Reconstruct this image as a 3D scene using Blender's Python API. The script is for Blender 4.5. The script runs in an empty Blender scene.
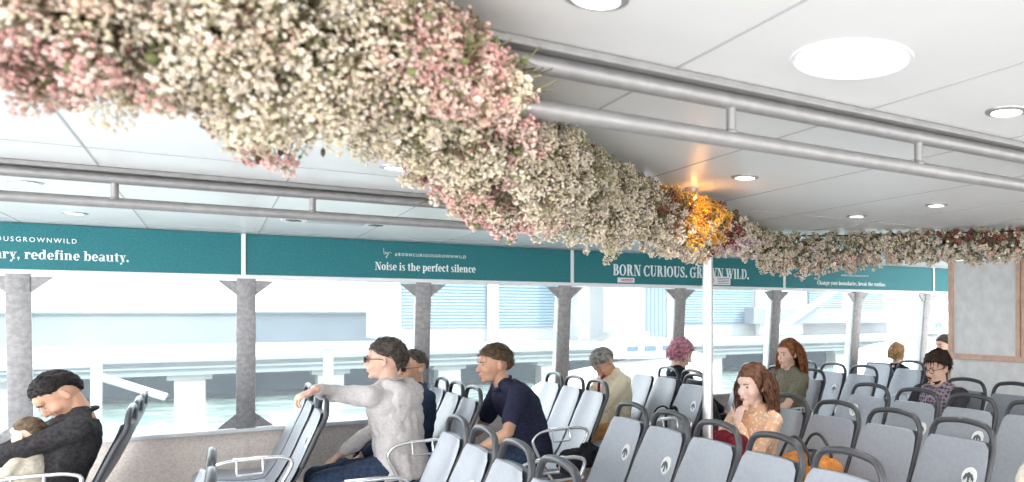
import bpy, bmesh, math, random
import numpy as np
from mathutils import Vector, Matrix, noise, Quaternion
random.seed(7); rng = np.random.default_rng(7)
SC = bpy.context.scene; COL = SC.collection
V = Vector; PI = math.pi

# ------------------------------------------------------------------ materials
def mat(name, col, rough=.6, metal=0, spec=.5, noise_amt=0, nscale=20, bump=0, bscale=60, col2=None, emis=0, coat=0, sss=0, det=3):
    m = bpy.data.materials.new(name); m.use_nodes = True
    nt = m.node_tree; b = nt.nodes['Principled BSDF']
    b.inputs['Base Color'].default_value = (*col, 1); b.inputs['Roughness'].default_value = rough
    b.inputs['Metallic'].default_value = metal; b.inputs['Specular IOR Level'].default_value = spec
    b.inputs['Coat Weight'].default_value = coat
    if sss:
        b.inputs['Subsurface Weight'].default_value = sss; b.inputs['Subsurface Scale'].default_value = .01
    if emis:
        b.inputs['Emission Color'].default_value = (*col, 1); b.inputs['Emission Strength'].default_value = emis
    tc = nt.nodes.new('ShaderNodeTexCoord')
    if noise_amt or col2:
        n = nt.nodes.new('ShaderNodeTexNoise'); n.inputs['Scale'].default_value = nscale; n.inputs['Detail'].default_value = det
        nt.links.new(tc.outputs['Object'], n.inputs['Vector'])
        r = nt.nodes.new('ShaderNodeValToRGB')
        c2 = col2 or tuple(max(0, c*(1-noise_amt)) for c in col)
        r.color_ramp.elements[0].position = .35; r.color_ramp.elements[1].position = .65
        r.color_ramp.elements[0].color = (*c2, 1); r.color_ramp.elements[1].color = (*col, 1)
        nt.links.new(n.outputs['Fac'], r.inputs['Fac']); nt.links.new(r.outputs['Color'], b.inputs['Base Color'])
    if bump:
        n2 = nt.nodes.new('ShaderNodeTexNoise'); n2.inputs['Scale'].default_value = bscale; n2.inputs['Detail'].default_value = 4
        nt.links.new(tc.outputs['Object'], n2.inputs['Vector'])
        bp = nt.nodes.new('ShaderNodeBump'); bp.inputs['Strength'].default_value = bump; bp.inputs['Distance'].default_value = .01
        nt.links.new(n2.outputs['Fac'], bp.inputs['Height']); nt.links.new(bp.outputs['Normal'], b.inputs['Normal'])
    return m
def vcol_mat(name, rough=.8):
    m = bpy.data.materials.new(name); m.use_nodes = True; nt = m.node_tree; b = nt.nodes['Principled BSDF']
    a = nt.nodes.new('ShaderNodeAttribute'); a.attribute_name = 'tint'
    nt.links.new(a.outputs['Color'], b.inputs['Base Color']); b.inputs['Roughness'].default_value = rough
    b.inputs['Specular IOR Level'].default_value = .2
    return m
def glass_mat():
    m = bpy.data.materials.new('window_glass'); m.use_nodes = True; nt = m.node_tree; nt.nodes.clear()
    o = nt.nodes.new('ShaderNodeOutputMaterial'); t = nt.nodes.new('ShaderNodeBsdfTransparent'); g = nt.nodes.new('ShaderNodeBsdfGlossy')
    t.inputs['Color'].default_value = (.95, .975, .98, 1); g.inputs['Roughness'].default_value = .02
    f = nt.nodes.new('ShaderNodeFresnel'); f.inputs['IOR'].default_value = 1.18
    mx = nt.nodes.new('ShaderNodeMixShader'); nt.links.new(f.outputs[0], mx.inputs[0]); nt.links.new(t.outputs[0], mx.inputs[1]); nt.links.new(g.outputs[0], mx.inputs[2])
    # salt film and fine scratches on the pane
    d = nt.nodes.new('ShaderNodeBsdfDiffuse'); d.inputs['Color'].default_value = (.9, .93, .95, 1)
    tr = nt.nodes.new('ShaderNodeBsdfTranslucent'); tr.inputs['Color'].default_value = (.9, .93, .95, 1)
    ad = nt.nodes.new('ShaderNodeMixShader'); ad.inputs[0].default_value = .6; nt.links.new(d.outputs[0], ad.inputs[1]); nt.links.new(tr.outputs[0], ad.inputs[2])
    tc = nt.nodes.new('ShaderNodeTexCoord'); n = nt.nodes.new('ShaderNodeTexNoise'); n.inputs['Scale'].default_value = 150; n.inputs['Detail'].default_value = 5
    nt.links.new(tc.outputs['Object'], n.inputs['Vector'])
    r = nt.nodes.new('ShaderNodeMapRange'); r.inputs['From Min'].default_value = .4; r.inputs['From Max'].default_value = .75; r.inputs['To Min'].default_value = .03; r.inputs['To Max'].default_value = .16
    nt.links.new(n.outputs['Fac'], r.inputs['Value'])
    m2 = nt.nodes.new('ShaderNodeMixShader'); nt.links.new(r.outputs[0], m2.inputs[0]); nt.links.new(mx.outputs[0], m2.inputs[1]); nt.links.new(ad.outputs[0], m2.inputs[2])
    nt.links.new(m2.outputs[0], o.inputs['Surface']); return m
M = {}
def mk(k, *a, **kw): M[k] = mat(k, *a, **kw)
mk('ceiling_white', (.83, .83, .82), .33, noise_amt=.03, nscale=3, spec=.35)
mk('seam', (.50, .50, .50), .6)
mk('rail_steel', (.38, .37, .365), .45, metal=.5, noise_amt=.12, nscale=30)
mk('post_metal', (.36, .35, .35), .5, metal=.25, noise_amt=.3, nscale=35, bump=.15, det=6)
mk('frame_white', (.80, .81, .82), .5)
mk('wall_beige', (.90, .80, .73), .8, col2=(.74, .64, .58), nscale=70, det=6, bump=.1, bscale=90)
mk('banner_teal', (.010, .19, .215), .55, noise_amt=.25, nscale=90, det=6)
mk('lettering', (.85, .93, .92), .6)
mk('plaster', (.82, .81, .80), .8, noise_amt=.12, nscale=9, bump=.6, bscale=14)
mk('wood', (.74, .48, .36), .5, noise_amt=.2, nscale=12)
mk('floor', (.55, .55, .54), .5, noise_amt=.15, nscale=60)
mk('seat_pad', (.33, .355, .40), .33, noise_amt=.10, nscale=50, bump=.08, bscale=200, spec=.6, det=5)
mk('seat_shell', (.07, .08, .095), .4)
mk('seat_handle', (.05, .053, .06), .33, spec=.6)
mk('chrome', (.72, .72, .72), .25, metal=.85)
mk('sticker_white', (.85, .87, .86), .5); mk('sticker_dark', (.10, .12, .14), .5)
mk('sticker_teal', (.10, .42, .38), .5); mk('sticker_green', (.35, .55, .35), .5)
mk('pole_steel', (.66, .64, .62), .28, metal=.7)
mk('lamp_lens', (1, .98, .94), .5, emis=6); mk('lamp_ring', (.42, .42, .42), .35, metal=.6)
mk('disc_glow', (.98, .98, .97), .5, emis=.5)
mk('stem_olive', (.17, .15, .08), .8); mk('twig_brown', (.13, .09, .06), .8)
mk('eye_white', (.42, .38, .36), .4); mk('iris', (.05, .035, .03), .2); mk('lips', (.50, .20, .17), .5)
mk('black', (.02, .02, .022), .45); mk('lens_dark', (.03, .025, .025), .08); mk('red_ink', (.6, .06, .08), .5)
mk('vent_dark', (.10, .10, .10), .6)
GLASS = glass_mat(); TINT = vcol_mat('dried_blossom')

# ------------------------------------------------------------------ mesh helpers
def fin(name, bm, m, parent=None, smooth=True, loc=None):
    me = bpy.data.meshes.new(name); bmesh.ops.recalc_face_normals(bm, faces=bm.faces); bm.to_mesh(me); bm.free()
    for x in (m if isinstance(m, (list, tuple)) else [m]): me.materials.append(x)
    if smooth:
        me.polygons.foreach_set('use_smooth', [True]*len(me.polygons))
        if smooth != 'all':
            me.set_sharp_from_angle(angle=math.radians(38))
    o = bpy.data.objects.new(name, me); COL.objects.link(o); o.parent = parent
    if loc: o.location = loc
    return o
def empty(name, loc, rz=0, label=None, cat=None, group=None, kind=None):
    o = bpy.data.objects.new(name, None); COL.objects.link(o); o.location = loc; o.rotation_euler = (0, 0, rz); o.empty_display_size = .05
    return tag(o, label, cat, group, kind)
def tag(o, label=None, cat=None, group=None, kind=None):
    if label: o['label'] = label
    if cat: o['category'] = cat
    if group: o['group'] = group
    if kind: o['kind'] = kind
    return o
def box(bm, c, s, R=None, mi=0, bev=0):
    r = bmesh.ops.create_cube(bm, size=1); vs = r['verts']
    for v in vs: v.co = V((v.co.x*s[0], v.co.y*s[1], v.co.z*s[2]))
    if bev:
        es = list({e for v in vs for e in v.link_edges})
        rr = bmesh.ops.bevel(bm, geom=es, offset=bev, segments=2, affect='EDGES', profile=.5)
        vs = list({v for f in rr['faces'] for v in f.verts} | {v for v in vs if v.is_valid})
        vs = list({v for v in vs if v.is_valid})
        for v in list(vs):
            for f in v.link_faces:
                for w in f.verts:
                    if w not in vs: vs.append(w)
    for v in vs:
        p = v.co if R is None else R @ v.co
        v.co = p + V(c)
    if mi:
        for f in {f for v in vs for f in v.link_faces}: f.material_index = mi
def ring_loft(bm, rings, close=True, mi=0):
    n = len(rings[0]); vv = [[bm.verts.new(p) for p in r] for r in rings]
    for a, b in zip(vv, vv[1:]):
        for i in range(n):
            f = bm.faces.new((a[i], a[(i+1) % n], b[(i+1) % n], b[i])); f.material_index = mi
    if close:
        f = bm.faces.new(vv[0][::-1]); f.material_index = mi; f = bm.faces.new(vv[-1]); f.material_index = mi
def smooth_path(pts, n=6):
    pts = [V(p) for p in pts]; out = []
    P = [pts[0]*2-pts[1]]+pts+[pts[-1]*2-pts[-2]]
    for i in range(1, len(P)-2):
        for k in range(n):
            t = k/n; a, b, c, d = P[i-1:i+3]
            out.append(.5*((2*b)+(c-a)*t+(2*a-5*b+4*c-d)*t*t+(3*b-a-3*c+d)*t**3))
    out.append(pts[-1]); return out
def tube(bm, pts, r, n=10, sm=0, mi=0, flat=1.0, taper=None, up=None):
    pts = smooth_path(pts, sm) if sm else [V(p) for p in pts]
    rings = []; prev = None
    for i, p in enumerate(pts):
        t = (pts[min(i+1, len(pts)-1)]-pts[max(i-1, 0)]).normalized()
        if prev is None:
            a = V(up) if up else (V((0, 0, 1)) if abs(t.z) < .9 else V((1, 0, 0))); u = t.cross(a).normalized()
        else: u = (prev - t*prev.dot(t)).normalized()
        prev = u; w = t.cross(u)
        rr = r if not taper else r*(taper[0]+(taper[1]-taper[0])*i/(len(pts)-1))
        rings.append([p+u*rr*math.cos(2*PI*k/n)+w*rr*flat*math.sin(2*PI*k/n) for k in range(n)])
    ring_loft(bm, rings, mi=mi)
def caps(bm, p0, p1, r0, r1, n=14):
    p0, p1 = V(p0), V(p1); d = p1-p0; L = d.length; d = d/L if L > 1e-6 else V((0, 0, 1))
    a = V((0, 0, 1)) if abs(d.z) < .9 else V((1, 0, 0)); u = d.cross(a).normalized(); w = d.cross(u); rings = []
    for k in range(4, -1, -1):
        t = k/5*PI/2*1.0+.02; rings.append((p0-d*r0*math.sin(t+.2*0), r0*math.cos(t)))
    for k in range(0, 5):
        t = k/5*PI/2+.02; rings.append((p1+d*r1*math.sin(t), r1*math.cos(t)))
    ring_loft(bm, [[c+u*r*math.cos(2*PI*i/n)+w*r*math.sin(2*PI*i/n) for i in range(n)] for c, r in rings])
def ell(bm, c, rad, R=None, sub=2, mi=0):
    r = bmesh.ops.create_uvsphere(bm, u_segments=8*sub, v_segments=6*sub, radius=1)
    for v in r['verts']:
        p = V((v.co.x*rad[0], v.co.y*rad[1], v.co.z*rad[2])); v.co = (R @ p if R is not None else p)+V(c)
    if mi:
        for f in {f for v in r['verts'] for f in v.link_faces}: f.material_index = mi
def cyl(bm, p0, p1, r, n=20, mi=0): tube(bm, [p0, p1], r, n, mi=mi)
def poly_extrude(bm, pts, off, mi=0):
    a = [bm.verts.new(V(p)) for p in pts]; b = [bm.verts.new(V(p)+V(off)) for p in pts]; n = len(pts)
    fs = [bm.faces.new(a), bm.faces.new(b[::-1])]+[bm.faces.new((a[i], b[i], b[(i+1) % n], a[(i+1) % n])) for i in range(n)]
    for f in fs: f.material_index = mi
def struct(name, bm, m, parent=None, smooth=False):
    o = fin(name, bm, m, parent, smooth)
    if parent is None: o['kind'] = 'structure'
    return o
def remeshed(bm, vox, smooth=4, disp=0, dscale=.08):
    me = bpy.data.meshes.new('tmp'); bmesh.ops.recalc_face_normals(bm, faces=bm.faces); bm.to_mesh(me); bm.free()
    o = bpy.data.objects.new('tmp', me); COL.objects.link(o)
    r = o.modifiers.new('r', 'REMESH'); r.mode = 'VOXEL'; r.voxel_size = vox; r.use_smooth_shade = True
    s = o.modifiers.new('s', 'SMOOTH'); s.factor = .5; s.iterations = smooth
    if disp:
        tx = bpy.data.textures.new('wr', 'CLOUDS'); tx.noise_scale = dscale; tx.noise_depth = 2
        d = o.modifiers.new('d', 'DISPLACE'); d.texture = tx; d.strength = disp; d.mid_level = .5
    dg = bpy.context.evaluated_depsgraph_get(); res = bpy.data.meshes.new_from_object(o.evaluated_get(dg), depsgraph=dg)
    bpy.data.objects.remove(o); bpy.data.meshes.remove(me); return res
def meobj(name, me, m, parent):
    me.materials.clear()
    for x in (m if isinstance(m, (list, tuple)) else [m]): me.materials.append(x)
    me.polygons.foreach_set('use_smooth', [True]*len(me.polygons)); me.name = name
    o = bpy.data.objects.new(name, me); COL.objects.link(o); o.parent = parent; return o

# ------------------------------------------------------------------ cabin shell
X0, X1, Y0 = -3.2, 9.6, -3.6
ZC = 2.167; SILL = .753; WT = 1.852; YS = 6.80; YT = 6.69; YB = 6.66
bm = bmesh.new(); box(bm, ((X0+X1)/2, (Y0+7)/2, -.05), (X1-X0, 7-Y0, .1)); struct('floor', bm, M['floor'])
bm = bmesh.new(); box(bm, ((X0+X1)/2, (Y0+7.2)/2, ZC+.06), (X1-X0, 7.2-Y0, .12))
sx = -.36-.61*4
while sx < X1:
    if sx > X0: box(bm, (sx, (Y0+6.65)/2, ZC), (.007, 6.65-Y0, .003), mi=1)
    sx += .61
for sy in (-2.34, -.87, .6, 2.06, 3.53, 5.0, 6.4): box(bm, ((X0+X1)/2, sy, ZC-.0003), (X1-X0, .006, .003), mi=1)
struct('ceiling', bm, [M['ceiling_white'], M['seam']])
bm = bmesh.new(); box(bm, ((X0+X1)/2, YS+.06, SILL/2-.01), (X1-X0, .10, SILL-.02))
for i in range(-3, 8): box(bm, (.18+1.165*i, YS+.008, SILL/2), (.035, .012, SILL-.06), bev=.004)
struct('wall_port', bm, M['wall_beige'])
bm = bmesh.new(); box(bm, ((X0+X1)/2, YS+.05, SILL), (X1-X0, .15, .03), bev=.006); struct('trim_1', bm, M['frame_white'])
bm = bmesh.new(); box(bm, ((X0+X1)/2, YT+.05, WT+.006), (X1-X0, .14, .03), bev=.006); struct('trim_2', bm, M['frame_white'])
bm = bmesh.new(); box(bm, ((X0+X1)/2, YB+.16, (WT+ZC)/2+.01), (X1-X0, .2, ZC-WT-.02)); struct('trim_3', bm, M['frame_white'])
tilt = math.atan2(YS-YT, WT-SILL); RT = Matrix.Rotation(tilt, 3, 'X'); zc = (SILL+WT)/2; yc = (YS+YT)/2
nw = 0
for i in range(-2, 8):
    x = .18+1.168*i
    bm = bmesh.new(); R = RT
    box(bm, (x, yc-.005, zc), (.115, .03, WT-SILL), R, 0, bev=.006)
    box(bm, (x, yc+.065, zc), (.085, .11, WT-SILL-.02), R, 1)
    for s in (-1, 1):
        for zt, dz in ((WT-.02, -.11), (SILL+.02, .11)):
            yy = YS+(YT-YS)*(zt-SILL)/(WT-SILL)-.012
            y2 = YS+(YT-YS)*(zt+dz-SILL)/(WT-SILL)-.012
            poly_extrude(bm, [(x+s*.05, yy, zt), (x+s*.17, yy, zt), (x+s*.05, y2, zt+dz)], (0, .02, 0))
    struct('window_post', bm, [M['post_metal'], M['frame_white']], smooth=True)
    if i < 7:
        nw += 1; bm = bmesh.new(); box(bm, (x+.584, yc+.06, zc), (1.168-.085, .008, WT-SILL-.02), R)
        o = fin('window_%d' % nw, bm, GLASS, None, False); o['kind'] = 'structure'
# the other long side: sill, posts and open windows behind the camera
bm = bmesh.new(); box(bm, ((X0+X1)/2, Y0+.05, SILL/2), (X1-X0, .1, SILL)); struct('wall_starboard', bm, M['wall_beige'])
# aft bulkhead with wooden frames
XB = 6.33
bm = bmesh.new(); box(bm, (XB+.05, (5.57-.6)/2, ZC/2-.01), (.09, 6.17, ZC-.02)); struct('wall_aft', bm, M['plaster'])
n = 3
for y in (5.55, 4.70, 4.63, 3.7, 2.85, 2.0):
    n += 1; bm = bmesh.new(); box(bm, (XB-.005, y, (1.13+ZC)/2-.005), (.03, .05, ZC-1.13-.02), bev=.004); struct('trim_%d' % n, bm, M['wood'])
n += 1; bm = bmesh.new(); box(bm, (XB-.012, (5.57-.6)/2, 1.145), (.04, 6.15, .055), bev=.004); struct('trim_%d' % n, bm, M['wood'])
n += 1; bm = bmesh.new(); box(bm, (XB+.05, 5.585, ZC/2-.01), (.11, .03, ZC-.02), bev=.004); struct('trim_%d' % n, bm, M['wood'])
n += 1; bm = bmesh.new(); box(bm, (XB-.005, (5.57-.6)/2, .06), (.02, 6.15, .12)); struct('baseboard_aft', bm, M['wood'])

# ------------------------------------------------------------------ serif lettering
def ell_ring(cx, cy, rx, ry, tx, ty, a0=0, a1=360, n=26):
    a0, a1 = math.radians(a0), math.radians(a1); out = []
    for k in range(n):
        s, t = a0+(a1-a0)*k/n, a0+(a1-a0)*(k+1)/n
        out.append([(cx+rx*math.cos(s), cy+ry*math.sin(s)), (cx+rx*math.cos(t), cy+ry*math.sin(t)),
                    (cx+(rx-tx)*math.cos(t), cy+(ry-ty)*math.sin(t)), (cx+(rx-tx)*math.cos(s), cy+(ry-ty)*math.sin(s))])
    return out
def bx(a, b, c, d): return [[(a, b), (c, b), (c, d), (a, d)]]
def ln(x0, y0, x1, y1, w): return [[(x0, y0), (x0+w, y0), (x1+w, y1), (x1, y1)]]
T = .17; H_ = .05; XH = .52
def stem(x, y0, y1, sb=True, st=True):
    o = bx(x, y0, x+T, y1)
    if sb: o += bx(x-.06, y0, x+T+.06, y0+H_)
    if st: o += bx(x-.07, y1-H_, x+T*.7, y1)
    return o
def glyph(c):
    O = lambda w=.52, x=.0: ell_ring(x+w/2, XH/2, w/2, XH/2+.01, T*.95, H_)
    C = lambda w=.7, x=0: ell_ring(x+w/2, .36, w/2, .37, T, H_)
    g = {
     'o': (O(), .58), 'e': (ell_ring(.25, XH/2, .25, XH/2+.01, T, H_, 0, 320)+bx(.1, XH/2-.02, .5, XH/2+.03), .54),
     'c': (ell_ring(.24, XH/2, .24, XH/2+.01, T, H_, 50, 320)+bx(.33, .34, .45, .46), .50),
     'a': (ell_ring(.19, .14, .19, .15, .13, H_)+stem(.3, 0, .42, True, False)+ell_ring(.24, .38, .22, .14, .1, .05, 0, 150), .56),
     'u': (stem(.07, .1, XH, False)+ell_ring(.26, .14, .19, .15, .13, H_, 180, 320)+stem(.40, 0, XH), .68),
     'n': (stem(.07, 0, XH)+ell_ring(.32, XH-.17, .24, .18, T, H_, 0, 150)+bx(.39, 0, .56, XH-.17)+bx(.33, 0, .62, H_), .70),
     'h': (stem(.07, 0, .74)+ell_ring(.32, XH-.17, .24, .18, T, H_, 0, 150)+bx(.39, 0, .56, XH-.17)+bx(.33, 0, .62, H_), .70),
     'i': (stem(.07, 0, XH)+ell_ring(.155, .66, .085, .085, .085, .085), .35), 'l': (stem(.07, 0, .74), .35),
     'r': (stem(.07, 0, XH)+ell_ring(.34, XH-.14, .13, .15, .06, .05, 60, 170)+ell_ring(.39, XH-.09, .08, .08, .08, .08), .50),
     's': (ell_ring(.2, .385, .18, .145, .1, H_, 20, 250)+ell_ring(.2, .14, .19, .15, .1, H_, -160, 75)+ln(.06, .36, .24, .17, .14), .46),
     't': (bx(.1, .08, .1+T, .66)+bx(.0, XH-H_, .36, XH)+ell_ring(.24, .1, .13, .11, .09, H_, 180, 340), .42),
     'f': (stem(.07, 0, .6, True, False)+bx(.0, XH-H_, .34, XH)+ell_ring(.24, .6, .17, .15, .12, H_, 20, 180), .38),
     'p': (stem(.07, -.2, XH)+ell_ring(.34, XH/2, .24, XH/2+.01, T, H_, -140, 140), .64),
     'b': (stem(.07, 0, .74)+ell_ring(.34, XH/2, .24, XH/2+.01, T, H_, -140, 140), .64),
     'd': (stem(.36, 0, .74)+ell_ring(.25, XH/2, .25, XH/2+.01, T, H_, 40, 320), .66),
     'g': (ell_ring(.22, .34, .2, .19, .12, .05)+ell_ring(.24, -.06, .24, .15, .12, .05)+bx(.4, .46, .54, .53), .56),
     'k': (stem(.07, 0, .74)+ln(.22, .26, .42, XH, .05)+ln(.38, 0, .24, .32, .17)+bx(.34, 0, .62, H_), .64),
     'y': (ln(.24, 0, .04, XH, .17)+ln(.14, -.2, .42, XH, .05)+bx(0, XH-H_, .27, XH)+bx(.33, XH-H_, .54, XH)+ell_ring(.13, -.14, .08, .08, .08, .08), .54),
     ',': (ell_ring(.12, .07, .085, .085, .085, .085)+ln(.08, -.12, .14, .06, .05), .28), '.': (ell_ring(.12, .08, .09, .09, .09, .09), .28),
     ' ': ([], .26),
     'N': (bx(.1, 0, .15, .74)+ln(.5, 0, .1, .74, .19)+bx(.6, 0, .65, .74)+bx(0, 0, .26, H_)+bx(.5, .69, .76, .74)+bx(0, .69, .2, .74), .80),
     'B': (stem(.08, 0, .74)+ell_ring(.3, .55, .24, .19, T, H_, -90, 90)+ell_ring(.3, .2, .29, .2, T, H_, -90, 90)+bx(.2, .69, .32, .74)+bx(.2, .35, .32, .4)+bx(.2, 0, .32, H_), .66),
     'R': (stem(.08, 0, .74)+ell_ring(.3, .55, .24, .19, T, H_, -90, 90)+bx(.2, .69, .32, .74)+bx(.2, .36, .32, .41)+ln(.48, 0, .3, .38, .17)+bx(.44, 0, .72, H_), .74),
     'O': (C(), .76), 'C': (ell_ring(.34, .36, .34, .37, T, H_, 45, 315)+bx(.55, .5, .6, .72)+bx(.55, .02, .6, .2), .70),
     'G': (ell_ring(.34, .36, .34, .37, T, H_, 45, 330)+bx(.55, .5, .6, .72)+bx(.47, .02, .47+T, .34)+bx(.38, .3, .72, .35), .78),
     'U': (bx(.08, .2, .08+T, .74)+bx(0, .69, .32, .74)+ell_ring(.34, .22, .26, .23, .15, H_, 180, 360)+bx(.55, .2, .6, .74)+bx(.46, .69, .69, .74), .74),
     'I': (stem(.08, 0, .74), .36),
     'S': (ell_ring(.26, .54, .22, .2, .12, H_, 20, 250)+ell_ring(.26, .19, .25, .2, .12, H_, -160, 75)+ln(.08, .5, .3, .22, .17)+bx(.43, .5, .47, .72)+bx(.02, .02, .06, .24), .58),
     'W': (ln(.22, 0, .02, .74, .17)+ln(.26, 0, .42, .74, .05)+ln(.55, 0, .36, .74, .17)+ln(.62, 0, .82, .74, .05)+bx(-.03, .69, .28, .74)+bx(.72, .69, .98, .74)+bx(.3, .69, .6, .74), .98),
     'L': (stem(.08, 0, .74)+bx(.1, 0, .55, H_)+bx(.5, 0, .55, .22), .60),
     'D': (stem(.08, 0, .74)+ell_ring(.3, .37, .38, .37, T, H_, -90, 90)+bx(.2, .69, .32, .74)+bx(.2, 0, .32, H_), .74),
    }
    return g.get(c, ([], .3))
def serif(bm, text, xa, xb, z, h, y, gap=.0, mi=0, depth=.003):
    """cap height h, baseline z, from xa to xb on the plane y, facing -Y"""
    W = sum(glyph(c)[1]+gap for c in text); k = (xb-xa)/W; s = h/.74; x = xa
    for c in text:
        P, w = glyph(c)
        for q in P:
            poly_extrude(bm, [(x+px*k, y, z+pz*s) for px, pz in q], (0, -depth, 0), mi)
        x += (w+gap)*k
def sans(text, size, extr, y, z, x, w, parent, m, name='lettering'):
    c = bpy.data.curves.new('t', 'FONT'); c.body = text; c.size = 1; c.extrude = 0; c.offset = .004; c.space_character = 1.35; c.resolution_u = 3
    o = bpy.data.objects.new('t', c); COL.objects.link(o); dg = bpy.context.evaluated_depsgraph_get()
    me = bpy.data.meshes.new_from_object(o.evaluated_get(dg)); bpy.data.objects.remove(o)
    xs = [v.co.x for v in me.vertices]; ys = [v.co.y for v in me.vertices]; x0, x1, y0, y1 = min(xs), max(xs), min(ys), max(ys)
    bmm = bmesh.new(); bmm.from_mesh(me); bpy.data.meshes.remove(me)
    for v in bmm.verts: v.co = V((x+(v.co.x-x0)/(x1-x0)*w, y-extr, z+(v.co.y-y0)/(y1-y0)*size))
    return fin(name, bmm, m, parent, False)
def hand_by(bm, x, z, s, y):
    for pts in ([(0, .9), (.02, .3), (.1, .05), (.25, .15), (.22, .4), (.08, .35)], [(.33, .45), (.36, .15), (.5, .15), (.56, .45), (.5, -.2), (.38, -.45), (.3, -.3), (.5, -.02), (.8, .4), (1.0, .2)]):
        tube(bm, [(x+a*s, y-.002, z+b*s) for a, b in pts], s*.05, 6, 4, flat=.4)
spans = [(-3.15, .150), (.180, 2.565), (2.595, 4.930), (4.96, 7.265), (7.295, 9.5)]
bm = bmesh.new()
for x in (.165, 2.58, 4.945, 7.28): box(bm, (x, YB+.025, (WT+ZC)/2+.008), (.027, .03, ZC-WT-.022), bev=.003)
struct('trim_20', bm, M['frame_white'])
blabel = ['teal banner ending in the words about redefining beauty, above the bowed man', 'teal banner reading Noise is the perfect silence, above the grey hoodie man',
          'teal banner with large capitals BORN CURIOUS partly behind the steel pole', 'teal banner with small italic line, mostly below the hanging flowers', 'short stretch of teal banner meeting the textured bulkhead']
for i, (a, b) in enumerate(spans):
    root = empty('banner', ((a+b)/2, YB+.03, WT+.016), 0, blabel[i], 'banner')
    ox = -(a+b)/2; oy = -(YB+.03); oz = -(WT+.016)
    bm = bmesh.new(); box(bm, (0, 0, (ZC-WT-.02)/2), (b-a, .02, ZC-WT-.022), bev=.002); fin('panel', bm, M['banner_teal'], root, False)
    yy = -.0105
    bm = bmesh.new()
    if i == 0:
        serif(bm, 'ary, redefine beauty.', -1.09+ox, -.455+ox, 1.937+oz, .062, yy)
        sans('IOUSGROWNWILD', .030, .002, yy, 2.045+oz, -1.10+ox, .385, root, M['lettering'], 'small_lettering')
    if i == 1:
        serif(bm, 'Noise is the perfect silence', 1.0+ox, 1.75+ox, 1.935+oz, .062, yy)
        b2 = bmesh.new(); hand_by(b2, 1.06+ox, 2.055+oz, .055, yy); fin('script_lettering', b2, M['lettering'], root, False)
        sans('#BORNCURIOUSGROWNWILD', .027, .002, yy, 2.047+oz, 1.14+ox, .53, root, M['lettering'], 'small_lettering')
    if i == 2:
        serif(bm, 'BORN CURIOUS. GROWN WILD.', 2.97+ox, 4.49+ox, 1.950+oz, .105, yy)
    if i == 3:
        serif(bm, 'Change your boundaries, break the routine.', 5.40+ox, 6.45+ox, 1.918+oz, .045, yy)
        sans('#BORNCURIOUSGROWNWILD', .020, .002, yy, 2.02+oz, 5.75+ox, .42, root, M['lettering'], 'small_lettering')
    if len(bm.verts): fin('lettering', bm, M['lettering'], root, False)
    else: bm.free()
for x, w, h, z, lab in ((3.10, .17, .045, 1.885, 'small white label with a red mark stuck under the banner capitals'), (4.12, .27, .085, 1.885, 'pale notice with a round symbol beside the steel pole')):
    root = empty('notice_sticker', (x, YB-.001 if 0 else YB+.017, z), 0, lab, 'sticker')
    bm = bmesh.new(); box(bm, (0, 0, h/2), (w, .003, h)); fin('sheet', bm, M['frame_white'], root, False)
    bm = bmesh.new()
    if w < .2:
        for k in range(2): box(bm, (.01, -.002, h*.35+k*h*.3), (w*.7, .002, .007))
        fin('print', bm, M['red_ink'], root, False)
    else:
        for k in range(4): box(bm, (.05, -.002, h*.2+k*h*.2), (w*(.5 if k < 3 else .55), .002, .006))
        tube(bm, [(-.09+.027*math.cos(t*PI/8), -.002, h/2+.027*math.sin(t*PI/8)) for t in range(17)], .003, 5)
        box(bm, (-.09, -.002, h/2), (.045, .002, .005), Matrix.Rotation(.8, 3, 'Y'))
        fin('print', bm, M['sticker_dark'], root, False)

# ------------------------------------------------------------------ ceiling fittings
def downlight(x, y, lab, r=.058, power=9):
    root = empty('ceiling_light', (x, y, ZC), 0, lab, 'light')
    bm = bmesh.new(); n = 28; rings = []
    for rr, z in ((r*.72, -.001), (r*.74, -.007), (r, -.004), (r*1.02, 0)):
        rings.append([V((rr*math.cos(2*PI*k/n), rr*math.sin(2*PI*k/n), z)) for k in range(n)])
    ring_loft(bm, rings, close=False); fin('trim_ring', bm, M['lamp_ring'], root)
    bm = bmesh.new(); ell(bm, (0, 0, -.001), (r*.72, r*.72, .005)); fin('lens', bm, M['lamp_lens'], root)
    L = bpy.data.lights.new('ceiling_light_glow', 'SPOT'); L.energy = power; L.spot_size = 2.4; L.spot_blend = 1; L.shadow_soft_size = .05; L.color = (1, .96, .9)
    lo = bpy.data.objects.new('glow', L); COL.objects.link(lo); lo.parent = root; lo.location = (0, 0, -.03)
dl = [(1.79, 1.37, 'steel ringed downlight beside the round white ceiling disc'), (.55, 1.31, 'downlight cut by the top edge of the picture'),
      (1.78, 2.68, 'downlight just past the orange flowers, near the overhead rail'), (3.02, 3.37, 'downlight nearest the hanging flowers, beyond the pole'),
      (3.05, 2.78, 'downlight between the overhead rail and the flowers over the bearded man'), (.57, 3.31, 'downlight partly hidden by cream flowers before the far overhead rail'),
      (.55, -.1, 'unseen added downlight directly over the viewer, farthest from the windows'), (1.79, .05, 'unseen added downlight over the near seats beside the viewer'), (3.02, 1.37, 'unseen added downlight above the seat rows beyond the upper corner'), (-.66, 1.3, 'unseen added downlight above the near end of the flowers'),  # these four are unseen, added so floor bounce brightens the ceiling
      (-.66, 4.63, 'downlight seen between the two tubes of the far overhead rail'), (-.64, 5.9, 'downlight above the teal banner close to the window wall')]
for a in dl: downlight(*a, power=(2 if a[:2] == (.55, 1.31) else (16 if a[1] < 1.38 and a[:2] != (1.79, 1.37) else 9)))
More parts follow.
